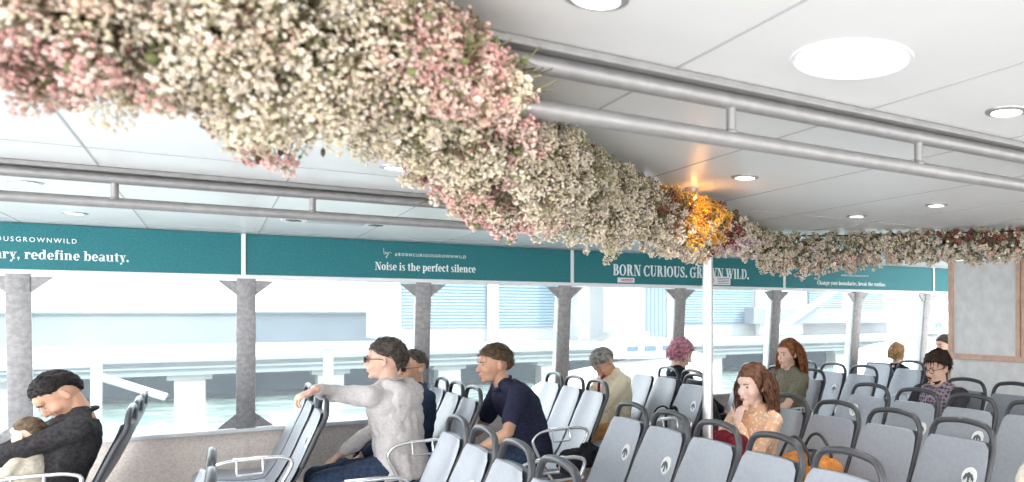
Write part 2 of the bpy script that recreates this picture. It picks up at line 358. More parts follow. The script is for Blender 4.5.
root = empty('ceiling_disc', (1.15, 1.30, ZC), 0, 'large round white ceiling cover plate flush with the panels, glow added', 'light')  # plain white cover plate; its mild emission is added
bm = bmesh.new(); n = 48
ring_loft(bm, [[V((rr*math.cos(2*PI*k/n), rr*math.sin(2*PI*k/n), z)) for k in range(n)] for rr, z in ((.139, 0), (.138, -.003), (.130, -.004), (.128, -.001))], close=False); fin('rim', bm, M['frame_white'], root)
bm = bmesh.new(); ell(bm, (0, 0, 0), (.126, .126, .007), sub=4); fin('cover', bm, M['disc_glow'], root)
# air vent
root = empty('ceiling_vent', (.60, 5.45, ZC), 0, 'slim slatted ceiling vent above the teal banner, beside the far rail', 'vent')
bm = bmesh.new(); box(bm, (0, 0, -.006), (.56, .2, .01), bev=.003); fin('frame', bm, M['frame_white'], root, False)
for s in (-1, 1): bm = bmesh.new(); box(bm, (s*.22, 0, -.013), (.06, .06, .008), Matrix.Rotation(s*.5, 3, 'Z')); fin('bracket', bm, M['vent_dark'], root, False)
bm = bmesh.new()
for k in range(20): box(bm, (-.15+k*.0158, 0, -.013), (.006, .13, .006))
fin('slats', bm, M['lamp_ring'], root, False)
# ladder-like overhead rails
def ladder(y, xa, xb, conn, lab, xu=None):
    root = empty('overhead_rail', ((xa+xb)/2, y, ZC), 0, lab, 'rail'); cx = (xa+xb)/2
    bm = bmesh.new(); box(bm, (0, 0, -.010), (xb-xa, .085, .019), bev=.004); fin('mounting_channel', bm, M['rail_steel'], root, False)
    bm = bmesh.new(); cyl(bm, (xa-cx, 0, -.040), (xb-cx, 0, -.040), .021); fin('upper_tube', bm, M['rail_steel'], root)
    bm = bmesh.new(); xe = (xu or xb)-cx; tube(bm, [(xa-cx, 0, -.135), (xe, 0, -.135)], .0205, 20); fin('lower_tube', bm, M['rail_steel'], root)
    for c in conn:
        bm = bmesh.new(); cyl(bm, (c-cx, 0, -.04), (c-cx, 0, -.13), .0125, 14); ell(bm, (c-cx, 0, -.118), (.017, .021, .008)); fin('connector', bm, M['rail_steel'], root)
ladder(1.62, -1.6, 6.2, [-.965, -.298, .37, 1.035, 1.70, 2.37, 3.04, 3.7], 'steel overhead grab rail nearest the viewer, running over the bearded man side')
ladder(3.99, -2.6, 2.0, [-1.65, -.98, -.316, .35, 1.02], 'steel overhead grab rail farther off, running above the window side aisle', 1.28)
# pole
root = empty('grab_pole', (2.06, 3.45, 0), 0, 'vertical steel pole from floor to ceiling among the seats', 'pole')
bm = bmesh.new(); cyl(bm, (0, 0, 0), (0, 0, ZC), .027, 28); fin('tube', bm, M['pole_steel'], root)
for nm, z in (('floor_flange', .008), ('ceiling_flange', ZC-.012)):
    bm = bmesh.new(); cyl(bm, (0, 0, z-.008), (0, 0, z+.008), .06, 28); fin(nm, bm, M['pole_steel'], root)

# ------------------------------------------------------------------ seats
PROF = [(-.262, .455), (-.235, .50), (-.190, .57), (-.142, .66), (-.103, .75), (-.067, .84), (-.032, .92), (-.012, .975), (-.004, 1.003)]
def back_section(i, t, w):
    pass
def interp(P, z):
    for a, b in zip(P, P[1:]):
        if z <= b[1]: return a[0]+(b[0]-a[0])*(z-a[1])/(b[1]-a[1])
    return P[-1][0]
def sheet(bm, prof, widths, dx0, dx1, nseg=12):
    """closed slab swept up the profile; dx0 front offset, dx1 rear offset (along x)"""
    rings = []
    for (x, z), w in zip(prof, widths):
        r = []
        for k in range(nseg+1):
            y = -w/2+w*k/nseg; e = abs(2*y/w)**6; r.append(V((x+dx0+(.012*e)+.018*(1-(2*y/w)**2)*(1 if dx0 < 0 else 0), y, z)))
        for k in range(nseg, -1, -1):
            y = -w/2+w*k/nseg; r.append(V((x+dx1-.008*abs(2*y/w)**6+.018*(1-(2*y/w)**2)*(1), y, z)))
        rings.append(r)
    ring_loft(bm, rings)
def make_seat(style='plain'):
    root = empty('ferry_seat', (0, 0, 0))
    W = [.40, .415, .425, .43, .43, .425, .405, .385, .33]
    prof = PROF; top = 0
    if style == 'solid': prof = [(x, .455+(z-.455)*1.05) for x, z in PROF]
    bm = bmesh.new(); sheet(bm, prof, W, -.030, -.010); fin('backrest', bm, M['seat_pad'], root)
    bm = bmesh.new(); sheet(bm, [(x, z-(.004 if i > 6 else 0)) for i, (x, z) in enumerate(prof)], [w+.018 for w in W], -.012, .014); fin('back_shell', bm, M['seat_shell'], root)
    # pan
    pp = [(-.24, .480), (-.31, .472), (-.40, .478), (-.50, .492), (-.58, .497), (-.63, .487), (-.655, .465)]
    bm = bmesh.new(); rings = []
    for i, (x, z) in enumerate(pp):
        w = .415-.03*(i == 6)-.01*(i == 5); th = .028
        up = [V((x, -w/2+w*k/10, z+.014*(2*(k/10)-1)**2+.003)) for k in range(11)]; dn = [V((x+(.01 if i > 4 else 0), -w/2+w*k/10, z-th+.01*(2*(k/10)-1)**2)) for k in range(10, -1, -1)]
        rings.append(up+dn)
    ring_loft(bm, rings); fin('seat_pan', bm, M['seat_pad'], root)
    bm = bmesh.new()
    rings = [[V((x, -.215+.43*k/10, z-.029+.01*(2*(k/10)-1)**2)) for k in range(11)]+[V((x, -.215+.43*k/10, z-.05+.01*(2*(k/10)-1)**2)) for k in range(10, -1, -1)] for x, z in pp[:6]]
    ring_loft(bm, rings); fin('pan_shell', bm, M['seat_shell'], root)
    if style != 'solid':
        bm = bmesh.new(); hp = []
        for s in (-1, 1):
            side = [(interp(PROF, .70)+.002, s*.212, .70), (interp(PROF, .80)+.004, s*.211, .80), (interp(PROF, .90)+.004, s*.205, .90), (.0, s*.195, .975), (.008, s*.182, 1.03), (.012, s*.145, 1.068), (.014, s*.07, 1.082)]
            hp.append(side)
        path = hp[0]+[(.014, 0, 1.086)]+hp[1][::-1]
        tube(bm, path, .0145, 12, 5, up=(0, 1, 0)); fin('grab_handle', bm, M['seat_handle'], root)
    bm = bmesh.new(); box(bm, (-.37, 0, .395), (.05, .44, .035), bev=.005); box(bm, (-.37, .12, .42), (.2, .03, .03)); box(bm, (-.37, -.12, .42), (.2, .03, .03)); fin('cross_beam', bm, M['rail_steel'], root, False)
    for s in (-1, 1):
        bm = bmesh.new(); tube(bm, [(-.37, s*.16, .39), (-.37, s*.16, .012)], .02, 12); box(bm, (-.37, s*.16, .008), (.2, .05, .016), bev=.004); fin('leg', bm, M['rail_steel'], root)
    return root
def kids(o): return list(o.children)
def dup(o, parent=None):
    c = o.copy(); COL.objects.link(c); c.parent = parent
    for ch in kids(o): dup(ch, c)
    return c
def add_arm(root, s):
    y = s*.243
    bm = bmesh.new()
    tube(bm, [(-.28, y, .43), (-.23, y, .60), (-.17, y, .735), (-.22, y, .775), (-.34, y, .78), (-.49, y, .772), (-.555, y, .735), (-.56, y, .68), (-.50, y, .55), (-.43, y, .43)], .0105, 10, 5, up=(0, 1, 0))
    box(bm, (-.33, y-s*.02, .42), (.26, .05, .02))
    a = fin('armrest', bm, M['chrome'], root)
    bm = bmesh.new(); tube(bm, [(-.31, y+s*.01, .775), (-.31, y+s*.03, .72), (-.31, y+s*.03, .70), (-.43, y+s*.03, .70), (-.43, y+s*.03, .72), (-.43, y+s*.01, .775)], .007, 8); box(bm, (-.37, y, .788), (.16, .03, .008), bev=.003)
    fin('cup_holder', bm, M['chrome'], a)
def add_sticker(root, kind='w', dy=-.12, z=.845):
    x = interp(PROF, z)-.021; R = Matrix.Rotation(.29, 3, 'Y')
    bm = bmesh.new(); n = 24
    def ringat(r, d): return [V((x-d, dy, z))+R @ V((0, r*math.cos(2*PI*k/n), r*1.05*math.sin(2*PI*k/n))) for k in range(n)]
    ring_loft(bm, [ringat(.043, -.006), ringat(.043, .0015), ringat(.041, .003)])
    st = fin('round_sticker', bm, M['sticker_teal'] if kind == 't' else M['sticker_white'], root, False)
    bm = bmesh.new(); c = V((x-.004, dy, z))
    def P(a, b): return c+R @ V((0, -a, b))
    mi = M['sticker_green'] if kind == 'g' else (M['sticker_white'] if kind == 't' else M['sticker_dark'])
    # bird with drooping wings, head up, tail below
    for poly in ([(-.006, .024), (.006, .024), (.009, .006), (.006, -.012), (-.006, -.012), (-.009, .006)], [(.005, .020), (.020, .016), (.031, -.004), (.029, -.020), (.023, -.006), (.018, -.016), (.014, -.002), (.006, .004)],
                 [(-.005, .020), (-.020, .016), (-.031, -.004), (-.029, -.020), (-.023, -.006), (-.018, -.016), (-.014, -.002), (-.006, .004)], [(-.004, -.012), (.004, -.012), (.009, -.029), (-.009, -.029)]):
        poly_extrude(bm, [P(a, b) for a, b in poly], R @ V((-.001, 0, 0)))
    fin('emblem', bm, mi, st, False)
SEAT = make_seat(); SOLID = make_seat('solid')
used = set()
def seat(x, y, lab, arm=0, st=None, style='plain', flip=False):
    src = SEAT if style == 'plain' else SOLID
    if style not in used: o = src; used.add(style); base_children = None
    else:
        o = src.copy(); COL.objects.link(o)
        for ch in base[style]: dup(ch, o)
    if style not in base: base[style] = kids(src)
    o.location = (x-.012, y, 0); o.rotation_euler = (0, 0, PI if flip else 0)
    tag(o, lab, 'seat', GR); todo.append((o, arm, st))
base = {}; todo = []; GR = 'grey ferry seats in rows'
GR = 'grey ferry seats'
rows = [
 # (x, [ys], row words, armrest side, seat words, stickers{index:kind}, solid set)
 (-.37, [6.50, 6.04, 5.58], 'row of the man in charcoal fleece', ['window end', 'middle', 'aisle end'], {}, ()),
 (.54, [6.46, 6.0, 5.48], 'row under the outstretched grey arm', ['window end', 'middle', 'aisle end'], {2: 'w'}, ()),
 (1.45, [6.50, 6.04, 5.58], 'row with the grey hoodie man', ['window end', 'middle', 'aisle end'], {}, ()),
 (2.35, [6.48, 6.02, 5.56], 'row with the navy polo man', ['window end', 'middle', 'aisle end'], {}, ()),
 (3.22, [6.50, 6.04, 5.58], 'row with the bowed reader', ['window end', 'middle', 'aisle end'], {2: 'w'}, (0, 1)),
 (4.38, [6.46, 6.0, 5.50], 'row with the woman in olive', ['window end', 'middle', 'aisle end'], {}, ()),
 (5.08, [6.48, 6.02, 5.56], 'row behind the woman in olive', ['window end', 'middle', 'aisle end'], {1: 'w'}, ()),
 (5.98, [6.27, 5.81], 'last window side row', ['window end', 'aisle end'], {}, (0,)),
 (-.01, [3.54, 3.08], 'row seen edge on', ['farther', 'nearer'], {}, ()),
 (.965, [4.00, 3.54, 3.08, 2.62], 'pale row nearest the viewer', ['aisle end', 'second from aisle', 'third from aisle', 'nearest'], {1: 'w'}, ()),
 (1.895, [4.00, 3.54, 3.08, 2.62, 2.16], 'row in front of the steel pole', ['aisle end', 'second from aisle', 'third from aisle', 'fourth from aisle', 'nearest'], {0: 'w', 1: 'w'}, ()),
 (2.89, [3.85, 3.39, 2.93, 2.47], 'row with the orange blouse woman', ['aisle end', 'second from aisle', 'third from aisle', 'nearest'], {3: 'w'}, ()),
 (3.80, [4.09, 3.63, 3.17, 2.71], 'row before the bearded man', ['aisle end', 'second from aisle', 'third from aisle', 'nearest'], {0: 'g', 1: 'w', 2: 'w'}, ()),
 (4.70, [3.98, 3.52], 'row with the bearded man', ['aisle end', 'second from aisle'], {}, ()),
]
for x, ys, words_, sw, stk, solid in rows:
    for k, y in enumerate(ys):
        st = 'solid' if k in solid else 'plain'
        lab = ('grey %sseat, %s of the %s' % ('plain topped ' if k in solid else '', sw[k], words_))
        win = y > 5 and k == len(ys)-1 and x < 6; blk = y < 5 and k == 0 and x != -.01
        seat(x, y, lab, -1 if win else (1 if blk else 0), stk.get(k), st)
# seats turned the other way, back to back with the rows in front
seat(3.47, 6.50, 'rear facing grey seat holding the pink haired woman', 0, None, 'plain', True)
seat(7.17, 6.12, 'grey seat behind the bulkhead edge under the dark haired person')
seat(1.87, 1.02, 'grey seat under the person in the beige cap')
seat(6.16, 6.50, 'rear facing grey seat holding the blond haired person', 0, None, 'solid', True)
seat(3.47, 6.04, 'empty rear facing grey seat beside the pink haired woman', 0, None, 'plain', True)
for o, arm, st in todo:
    if arm: add_arm(o, arm)
    if st: add_sticker(o, {'w': 'w', 'g': 'g', 't': 't'}[st], dy=(.10 if st == 'g' else -.125), z=.90 if st == 'g' else .845)

exec_people = True
# ------------------------------------------------------------------ people
mk('skin_light', (.74, .47, .36), .5, sss=.12, spec=.35); mk('skin_tan', (.60, .34, .23), .5, sss=.1, spec=.35); mk('skin_pale', (.82, .58, .48), .5, sss=.12, spec=.35)
def cloth(k, c, c2=None, sc=60, bump=.35, **kw): mk(k, c, .85, spec=.2, col2=c2 or tuple(x*.75 for x in c), nscale=sc, bump=bump, bscale=90, det=6, **kw)
cloth('fleece_charcoal', (.045, .042, .045), (.020, .019, .021)); cloth('hoodie_grey', (.72, .67, .66), (.61, .57, .56)); cloth('jeans', (.05, .075, .13), (.025, .04, .085))
cloth('jacket_navy', (.035, .055, .10)); cloth('polo_navy', (.035, .038, .075), (.020, .022, .05)); cloth('cream_knit', (.93, .83, .62), (.88, .76, .54)); cloth('tan_trousers', (.58, .28, .11))
cloth('black_cloth', (.018, .02, .025)); cloth('olive_tee', (.22, .21, .15)); cloth('dark_trousers', (.03, .03, .04)); cloth('jacket_dark', (.06, .06, .068)); cloth('burgundy', (.22, .02, .035), (.10, .01, .02), 30)
cloth('scarf_purple', (.30, .04, .12)); cloth('cap_beige', (.62, .56, .46)); cloth('orange_cloth', (.60, .25, .06), (.42, .15, .035), 25)
def spots_mat(k, base_, spot, scale, th=.38, sq=False):
    m = mat(k, base_, .85, spec=.2); nt = m.node_tree; b = nt.nodes['Principled BSDF']; tc = nt.nodes.new('ShaderNodeTexCoord')
    v = nt.nodes.new('ShaderNodeTexVoronoi'); v.inputs['Scale'].default_value = scale; nt.links.new(tc.outputs['Object'], v.inputs['Vector'])
    if sq: v.distance = 'CHEBYCHEV'; v.inputs['Randomness'].default_value = .12
    r = nt.nodes.new('ShaderNodeValToRGB'); r.color_ramp.elements[0].position = th-.06; r.color_ramp.elements[0].color = (*spot, 1); r.color_ramp.elements[1].position = th; r.color_ramp.elements[1].color = (*base_, 1)
    nt.links.new(v.outputs['Distance'], r.inputs['Fac']); nt.links.new(r.outputs['Color'], b.inputs['Base Color']); M[k] = m
spots_mat('floral_orange', (.80, .50, .32), (.90, .78, .66), 42); spots_mat('plaid', (.42, .36, .41), (.13, .08, .13), 36, .42, True)
def hairm(k, a, b): mk(k, a, .6, spec=.3, col2=b, nscale=38, det=5, bump=.5, bscale=120)
hairm('hair_black', (.014, .010, .009), (.006, .005, .0045)); hairm('hair_brown', (.055, .028, .018), (.02, .011, .008)); hairm('hair_greybrown', (.13, .105, .09), (.04, .032, .028))
hairm('hair_grey', (.40, .38, .35), (.16, .15, .14)); hairm('hair_pink', (.80, .36, .42), (.22, .09, .14)); hairm('hair_auburn', (.36, .13, .05), (.12, .045, .02)); hairm('hair_chestnut', (.22, .10, .055), (.07, .03, .018)); hairm('hair_blond', (.58, .36, .17), (.24, .13, .06)); hairm('hair_sandy', (.17, .11, .065), (.05, .033, .02))

def rot(yaw=0, pitch=0, roll=0): return Matrix.Rotation(math.radians(yaw), 3, 'Z') @ Matrix.Rotation(math.radians(pitch), 3, 'Y') @ Matrix.Rotation(math.radians(roll), 3, 'X')
def hand(bm, W, d, n, thumb, s=1.0, curl=25):
    d = V(d).normalized(); n = V(n); n = (n-d*n.dot(d)).normalized(); t = V(thumb); t = (t-d*t.dot(d)-n*t.dot(n)).normalized()
    rings = []
    for a, w, h in ((-.012, .024, .019), (.02, .031, .017), (.05, .040, .016), (.085, .041, .013), (.095, .034, .009)):
        c = V(W)+d*a*s; rings.append([c+t*w*s*math.cos(2*PI*k/14)+n*h*s*math.sin(2*PI*k/14) for k in range(14)])
    ring_loft(bm, rings)
    for i, (L, r) in enumerate(((.070, .0088), (.078, .0090), (.073, .0086), (.057, .0076))):
        b = V(W)+(d*(.084-.004*abs(i-1.3))+t*(.031-.0205*i))*s; dd = (d+t*(.14-.10*i)).normalized(); cu = math.radians(curl+5*i)
        for k, fr in enumerate((.45, .31, .26)):
            ax = dd.cross(n).normalized(); q = Quaternion(ax, -cu*(.55 if k == 0 else 1.0)*-1); dd = (q @ dd).normalized(); nn = b+dd*L*fr*s
            caps(bm, b, nn, r*s*(1-.1*k), r*s*(.93-.1*k), 8); b = nn
    b = V(W)+(d*.022+t*.024)*s; dd = (d*.65+t*.70-n*.0).normalized()
    for k, (L, r) in enumerate(((.042, .0125), (.033, .0108), (.026, .0095))):
        nn = b+dd*L*s; caps(bm, b, nn, r*s, r*.92*s, 8); b = nn; dd = (dd*.85+d*.35+n*-.12).normalized()
def ik(S, W, a, b, pole):
    S, W = V(S), V(W); D = W-S; L = min(D.length, (a+b)*.995); d = D.normalized(); W = S+d*L
    x = (a*a-b*b+L*L)/(2*L); h = math.sqrt(max(0, a*a-x*x)); p = V(pole); p = (p-d*p.dot(d)).normalized(); return S+d*x+p*h, W
def head_shapes(bm, C, R, s, fem):
    P = lambda x, y, z: C+R @ (V((x, y, z))*s)
    E = lambda c, r, rr=None: ell(bm, P(*c), (r[0]*s, r[1]*s, r[2]*s), R if rr is None else R @ rr, 1.5 if False else 2)
    E((-.012, 0, .028), (.098, .076, .092)); E((.025, 0, -.02), (.068, .064, .082)); j = .9 if fem else 1.0
    E((.035, 0, -.078), (.050*j, .046*j, .036)); E((.074, 0, -.100), (.017, .022*j, .017)); E((.070, 0, .040), (.026, .052, .030))
    E((.083, 0, .022), (.010, .042, .008)); E((.064, 0, -.050), (.030, .036, .030))
    for y in (-1, 1):
        E((.052, y*.034, -.030), (.034, .030, .030)); E((-.012, y*.077, -.008), (.016, .0075, .029), rot(y*-22)); E((-.006, y*.073, -.026), (.010, .007, .012)); E((.066, y*.031, -.006), (.018, .018, .012))
    caps(bm, P(.089, 0, .012), P(.108, 0, -.028), .0085*s, .0125*s, 10); E((.102, 0, -.032), (.012, .017, .009))
    E((.092, 0, -.058), (.012, .024, .0065)); E((.090, 0, -.070), (.011, .021, .0075))
def hairlim(style, az):
    ln_, side, bk = {'short': (.36, .0, -.75), 'receding': (.62, .0, -.55), 'crop': (.42, .02, -.75), 'long': (.40, -.9, -1), 'curly': (.36, -.7, -1), 'mop': (.36, -.05, -.6)}[style]
    if az < 42: return ln_
    if az < 82: return ln_+(side-ln_)*(az-42)/40
    if az < 108: return side
    return side+(bk-side)*min(1, (az-108)/36)
def hair_cap(root, C, R, s, m, style, vol=.014, seed=1):
    bm = bmesh.new(); r = bmesh.ops.create_uvsphere(bm, u_segments=56, v_segments=40, radius=1)
    for v in r['verts']:
        d = v.co.normalized(); p = V((d.x*.098-.012, d.y*.076, d.z*.092+.028))
        az = math.degrees(math.atan2(abs(d.y), d.x)); lim = hairlim(style, az)+noise.noise(V((d.x*9+seed, d.y*9, 3)))*.10
        e = max(0, min(1, (d.z-lim)/.14+.5)); th = vol*(.6+.4*max(0, d.z)+(.25 if az > 110 else 0))
        nz = noise.noise(V((d.x*5+seed, d.y*5, d.z*5)))*.35+noise.noise(V((d.x*16+seed, d.y*16, d.z*16)))*.25+noise.noise(V((d.x*34, d.y*34+seed, d.z*34)))*.15
        p += d*((th*(1+nz))*e-.012*(1-e)); v.co = C+R @ (p*s)
    return fin('hair', bm, m, root, 'all')
def strands(root, C, R, s, m, n, length, wave, spread, back=True, seed=3, r=.0045, name='hair_locks', down=V((0, 0, -1))):
    rd = random.Random(seed); bm = bmesh.new()
    for i in range(n):
        az = math.radians(rd.uniform(84, 180))*rd.choice((-1, 1)); el = rd.uniform(-.25, .95)
        d = V((math.cos(az)*math.sqrt(max(0, 1-el*el)), math.sin(az)*math.sqrt(max(0, 1-el*el)), el)); p0 = V((d.x*.100-.012, d.y*.078, d.z*.096+.028))
        L = length*rd.uniform(.75, 1.05)+(.09*el); pts = [C+R @ (p0*s)]; dirv = (R @ (d*.7+V((-.1, 0, .2)))).normalized(); k = 9; ph = rd.uniform(0, 6.3); pos = pts[0].copy()
        for q in range(k):
            dirv = (dirv*(.5 if q < 3 else .7)+down*(.55)).normalized()
            lat = (R @ V((-d.y*.6, d.x, 0)))*math.sin(ph+q*1.25)*wave; out = (R @ V((d.x, d.y, 0)))*spread*(1 if q < 4 else -.2)
            pos = pos+(dirv*(L/k))+lat*.012+out*.004; pts.append(pos.copy())
        tube(bm, pts, r*s*rd.uniform(.7, 1.4), 5, 2, taper=(1, .35))
    return fin(name, bm, m, root, 'all')
def tufts(root, C, R, s, m, style, n=320, L=.030, seed=2, r=.0040, out=.45):
    rd = random.Random(seed); bm = bmesh.new()
    while n > 0:
        d = V((rd.gauss(0, 1), rd.gauss(0, 1), rd.gauss(0, 1))).normalized(); az = math.degrees(math.atan2(abs(d.y), d.x))
        lim = hairlim(style, az)
        if d.z < lim-.03: continue
        n -= 1; p = V((d.x*.100-.012, d.y*.078, d.z*.094+.028)); fl = V((-.9, d.y*.6, -.35)) if style != 'mop' else V((.75, d.y*.8, -.5)); fl = (fl-d*fl.dot(d)).normalized()
        if style == 'curly': fl = V((rd.gauss(0, 1), rd.gauss(0, 1), rd.gauss(0, 1))); out = .9
        q = d*out+fl+V((rd.uniform(-.3, .3), rd.uniform(-.3, .3), rd.uniform(-.2, .2))); q.normalize(); LL = L*rd.uniform(.6, 1.3)
        p0 = p+d*.002; p1 = p0+q*LL*.5+d*.006; p2 = p0+(q+fl*.5).normalized()*LL*1.0+d*.002
        tube(bm, [C+R @ (x*s) for x in (p0, p1, p2)], r*s*rd.uniform(.7, 1.3), 5, 2, taper=(1, .3))
    return fin('hair_tufts', bm, m, root, 'all')
def person(label, loc, yaw, sc=1.0, lean=(5, 12, 10), head=(0, 0, 0), twist=0, sleeves='long', aL=None, aR=None, knees=((.43, .13), (.43, -.13)), feet=None, skin='skin_light', top='polo_navy', topname='shirt', trousers='jeans',
           hair=('hair_brown', 'short', .014), fem=False, locks=None, extra=None, sit=.475, handcurl=30, wrinkle=.018, neckline=.0, hs=1.0, pants=True, dxy=(0, 0)):
    root = empty('person', loc, math.radians(yaw), label, 'person'); root.scale = (sc, sc, sc)
    wd = .90 if fem else 1.0
    def dv(a): return V((math.sin(math.radians(a)), 0, math.cos(math.radians(a))))
    pel = V((0, 0, sit+.095)); mid = pel+dv(lean[0])*.25; nb = mid+dv(lean[1])*.25; TW = Matrix.Rotation(math.radians(twist), 3, 'Z')
    def sp(t): return pel+(mid-pel)*(t/.25) if t <= .25 else mid+(nb-mid)*((t-.25)/.25)
    def secs(off, secl):
        rings = []
        for t, w, d in secl:
            c = sp(t) if t > 0 else pel+V((0, 0, t)); k = min(1, max(0, t/.4)); Tm = Matrix.Rotation(math.radians(twist)*k, 3, 'Z'); dr = dv(lean[0] if t < .2 else lean[1]) if t > 0 else V((0, 0, 1))
            fx = (V((dr.z, 0, -dr.x))); U = Tm @ V((0, 1, 0)); W = Tm @ fx
            rings.append([c+U*(w*wd+off)*math.cos(2*PI*i/20)+W*(d+off)*math.sin(2*PI*i/20) for i in range(20)])
        return rings
    TOR = [(-.08, .12, .10), (-.05, .165, .125), (.02, .17, .125), (.10, .155, .115), (.18, .15, .112), (.27, .158, .115), (.36, .172, .115), (.42, .165, .10), (.465, .115, .078), (.495, .065, .06)]
    sh = {}
    for s_, k in ((1, 'L'), (-1, 'R')): sh[k] = sp(.435)+TW @ V((.0, s_*.178*wd, 0))
    nd = dv((lean[1]+lean[2])/2); HR = Matrix.Rotation(math.radians(twist), 3, 'Z') @ rot(*head)
    C = nb+nd*.060+(HR @ V((.022, 0, .085)))*hs
    body = bmesh.new(); ring_loft(body, secs(-.010, TOR)); caps(body, nb-nd*.03, C+HR @ V((-.012, 0, -.05)), .058*wd, .052*wd)
    head_shapes(body, C, HR, hs, fem)
    cl = bmesh.new(); off = .016
    CT = [(-.075, .145, .115)]+TOR[1:-2]+[(.46, .118, .082), (.485, .075, .068)]
    ring_loft(cl, secs(off, CT))
    for s_, k, a in ((1, 'L', aL), (-1, 'R', aR)):
        a = a or dict(w=(.34, .12*s_, .60)); S = sh[k]; pole = V(a.get('pole', (-.5, s_*.7, -.4))); El, Wr = ik(S, V(a['w']), .285, .25, pole)
        caps(body, S, El, .047*wd, .037*wd); caps(body, El, El+(Wr-El)*.35, .038*wd, .040*wd); caps(body, El+(Wr-El)*.35, Wr, .040*wd, .026*wd)
        hd = V(a.get('d', Wr-El)); hn = V(a.get('n', (0, 0, -1))); ht = V(a.get('t', (0, -s_, .2)))
        hand(body, Wr+hd.normalized()*.012, hd, hn, ht, .98*(.92 if fem else 1), a.get('curl', handcurl))
        ell(cl, S, (.062*wd, .062*wd, .064)); caps(cl, S+V((0, 0, .008)), nb+nd*.012+(S-nb)*.22, .052, .048); caps(body, S+V((0, 0, -.01)), nb+nd*.01, .034, .036)
        if sleeves == 'long':
            caps(cl, S, El, .064*wd, .052*wd); caps(cl, El, El+(Wr-El)*.9, .053*wd, .038*wd)
        elif sleeves == 'short': caps(cl, S, S+(El-S)*.66, .066*wd, .060*wd)
        elif sleeves == 'rolled': caps(cl, S, El, .064*wd, .052*wd); caps(cl, El, El+(Wr-El)*.4, .053*wd, .046*wd)
    hips = {1: pel+V((.02, .09, -.01)), -1: pel+V((.02, -.09, -.01))}; tr = bmesh.new(); ell(tr, pel+V((0, 0, -.015)), (.135, .178*wd, .108)); shoes = []
    for i, s_ in enumerate((1, -1)):
        kx, ky = knees[i][:2]; K = V((kx, ky, sit+.055)) if len(knees[i]) < 3 else V(knees[i]); ft = (feet[i] if feet else (kx+.05, ky, .085)); A = V(ft)
        caps(body, hips[s_], K, .074, .050); caps(body, K, A, .048, .034)
        caps(tr, hips[s_], K, .094*wd, .068*wd); caps(tr, K, A+(K-A)*.08, .068*wd, .052)
        caps(body, A, A+V((.12, 0, -.035)), .034, .026)
        sb = bmesh.new(); caps(sb, A+V((-.035, 0, -.045)), A+V((.06, 0, -.045)), .040, .042); caps(sb, A+V((.05, 0, -.048)), A+V((.155, s_*.01, -.052)), .044, .033); caps(sb, A+V((-.01, 0, -.03)), A+V((0, 0, .02)), .046, .044); shoes.append(sb)
    me = remeshed(body, .0046, 5); meobj('body', me, M[skin], root)
    o = meobj(topname, remeshed(cl, .0085, 4, wrinkle, .07), M[top], root); o['label'] = topname+' in '+top.replace('_', ' ')
    if pants: meobj('trousers', remeshed(tr, .010, 4, .016, .09), M[trousers], root)
    for sb in shoes: meobj('shoe', remeshed(sb, .008, 3), M['black'], root)
    bm = bmesh.new(); u_ = TW @ V((0, 1, 0)); w_ = nd.cross(u_).normalized(); tube(bm, [nb+nd*(.006+.014*math.sin(a))+(u_*.068*wd*math.cos(a)+w_*.066*math.sin(a)) for a in [2*PI*k/24 for k in range(25)]], .011, 8); fin('neckband', bm, M[top], root, 'all')
    P = lambda x, y, z: C+HR @ (V((x, y, z))*hs)
    for y in (-1, 1):
        bm = bmesh.new(); ell(bm, P(.0768, y*.031, .004), (.0086*hs, .0110*hs, .0068*hs), HR); ell(bm, P(.0830, y*.031, .004), (.0040*hs, .0062*hs, .0058*hs), HR, mi=1); fin('eye', bm, [M['eye_white'], M['iris']], root, 'all')
        bm = bmesh.new(); tube(bm, [P(.094, y*.016, .021), P(.095, y*.032, .027), P(.084, y*.048, .021)], .0035*hs, 6, 3, taper=(1, .5)); fin('eyebrow', bm, M[hair[0]], root)
    bm = bmesh.new(); ell(bm, P(.099, 0, -.060), (.007, .021, .004), HR); ell(bm, P(.097, 0, -.069), (.007, .018, .005), HR); fin('lips', bm, M['lips'], root, 'all')
    if hair: hair_cap(root, C, HR, hs, M[hair[0]], hair[1], hair[2], seed=len(label))
    if hair and hair[1] != 'long': tufts(root, C, HR, hs, M[hair[0]], hair[1], n={'crop': 420, 'receding': 160}.get(hair[1], 420), L={'crop': .011, 'receding': .018, 'mop': .042, 'curly': .05}.get(hair[1], .038), r=.0030, seed=len(label))
    if locks: strands(root, C, HR, hs, M[hair[0]], *locks)
    if extra: extra(root, C, HR, dict(nb=nb, nd=nd, sp=sp, sh=sh, pel=pel, TW=TW, P=P, secs=secs))
    return root
def glasses(root, P, dark):
    g = empty('glasses', (0, 0, 0)); g.parent = root
    bm = bmesh.new()
    for y in (-1, 1):
        tube(bm, [P(.106-.004*math.cos(a)**2, y*.033+.024*math.cos(a), .002+.019*math.sin(a)) for a in [2*PI*k/20 for k in range(21)]], .0022, 6)
        tube(bm, [P(.102, y*.056, .008), P(.06, y*.078, .008), P(-.005, y*.083, .006), P(-.03, y*.080, -.014)], .0022, 6, 3)
    tube(bm, [P(.107, -.010, .006), P(.110, 0, .009), P(.107, .010, .006)], .0022, 6); fin('frame', bm, M['black'], g)
    if dark:
        for y in (-1, 1):
            bm = bmesh.new(); pts = [P(.1045, y*.033+.0225*math.cos(a), .002+.018*math.sin(a)) for a in [2*PI*k/20 for k in range(20)]]; poly_extrude(bm, pts, P(.0055, 0, 0)-P(0.008, 0, 0)); fin('lens', bm, M['lens_dark'], g, False)
    g['label'] = 'dark sunglasses' if dark else 'thin framed glasses'
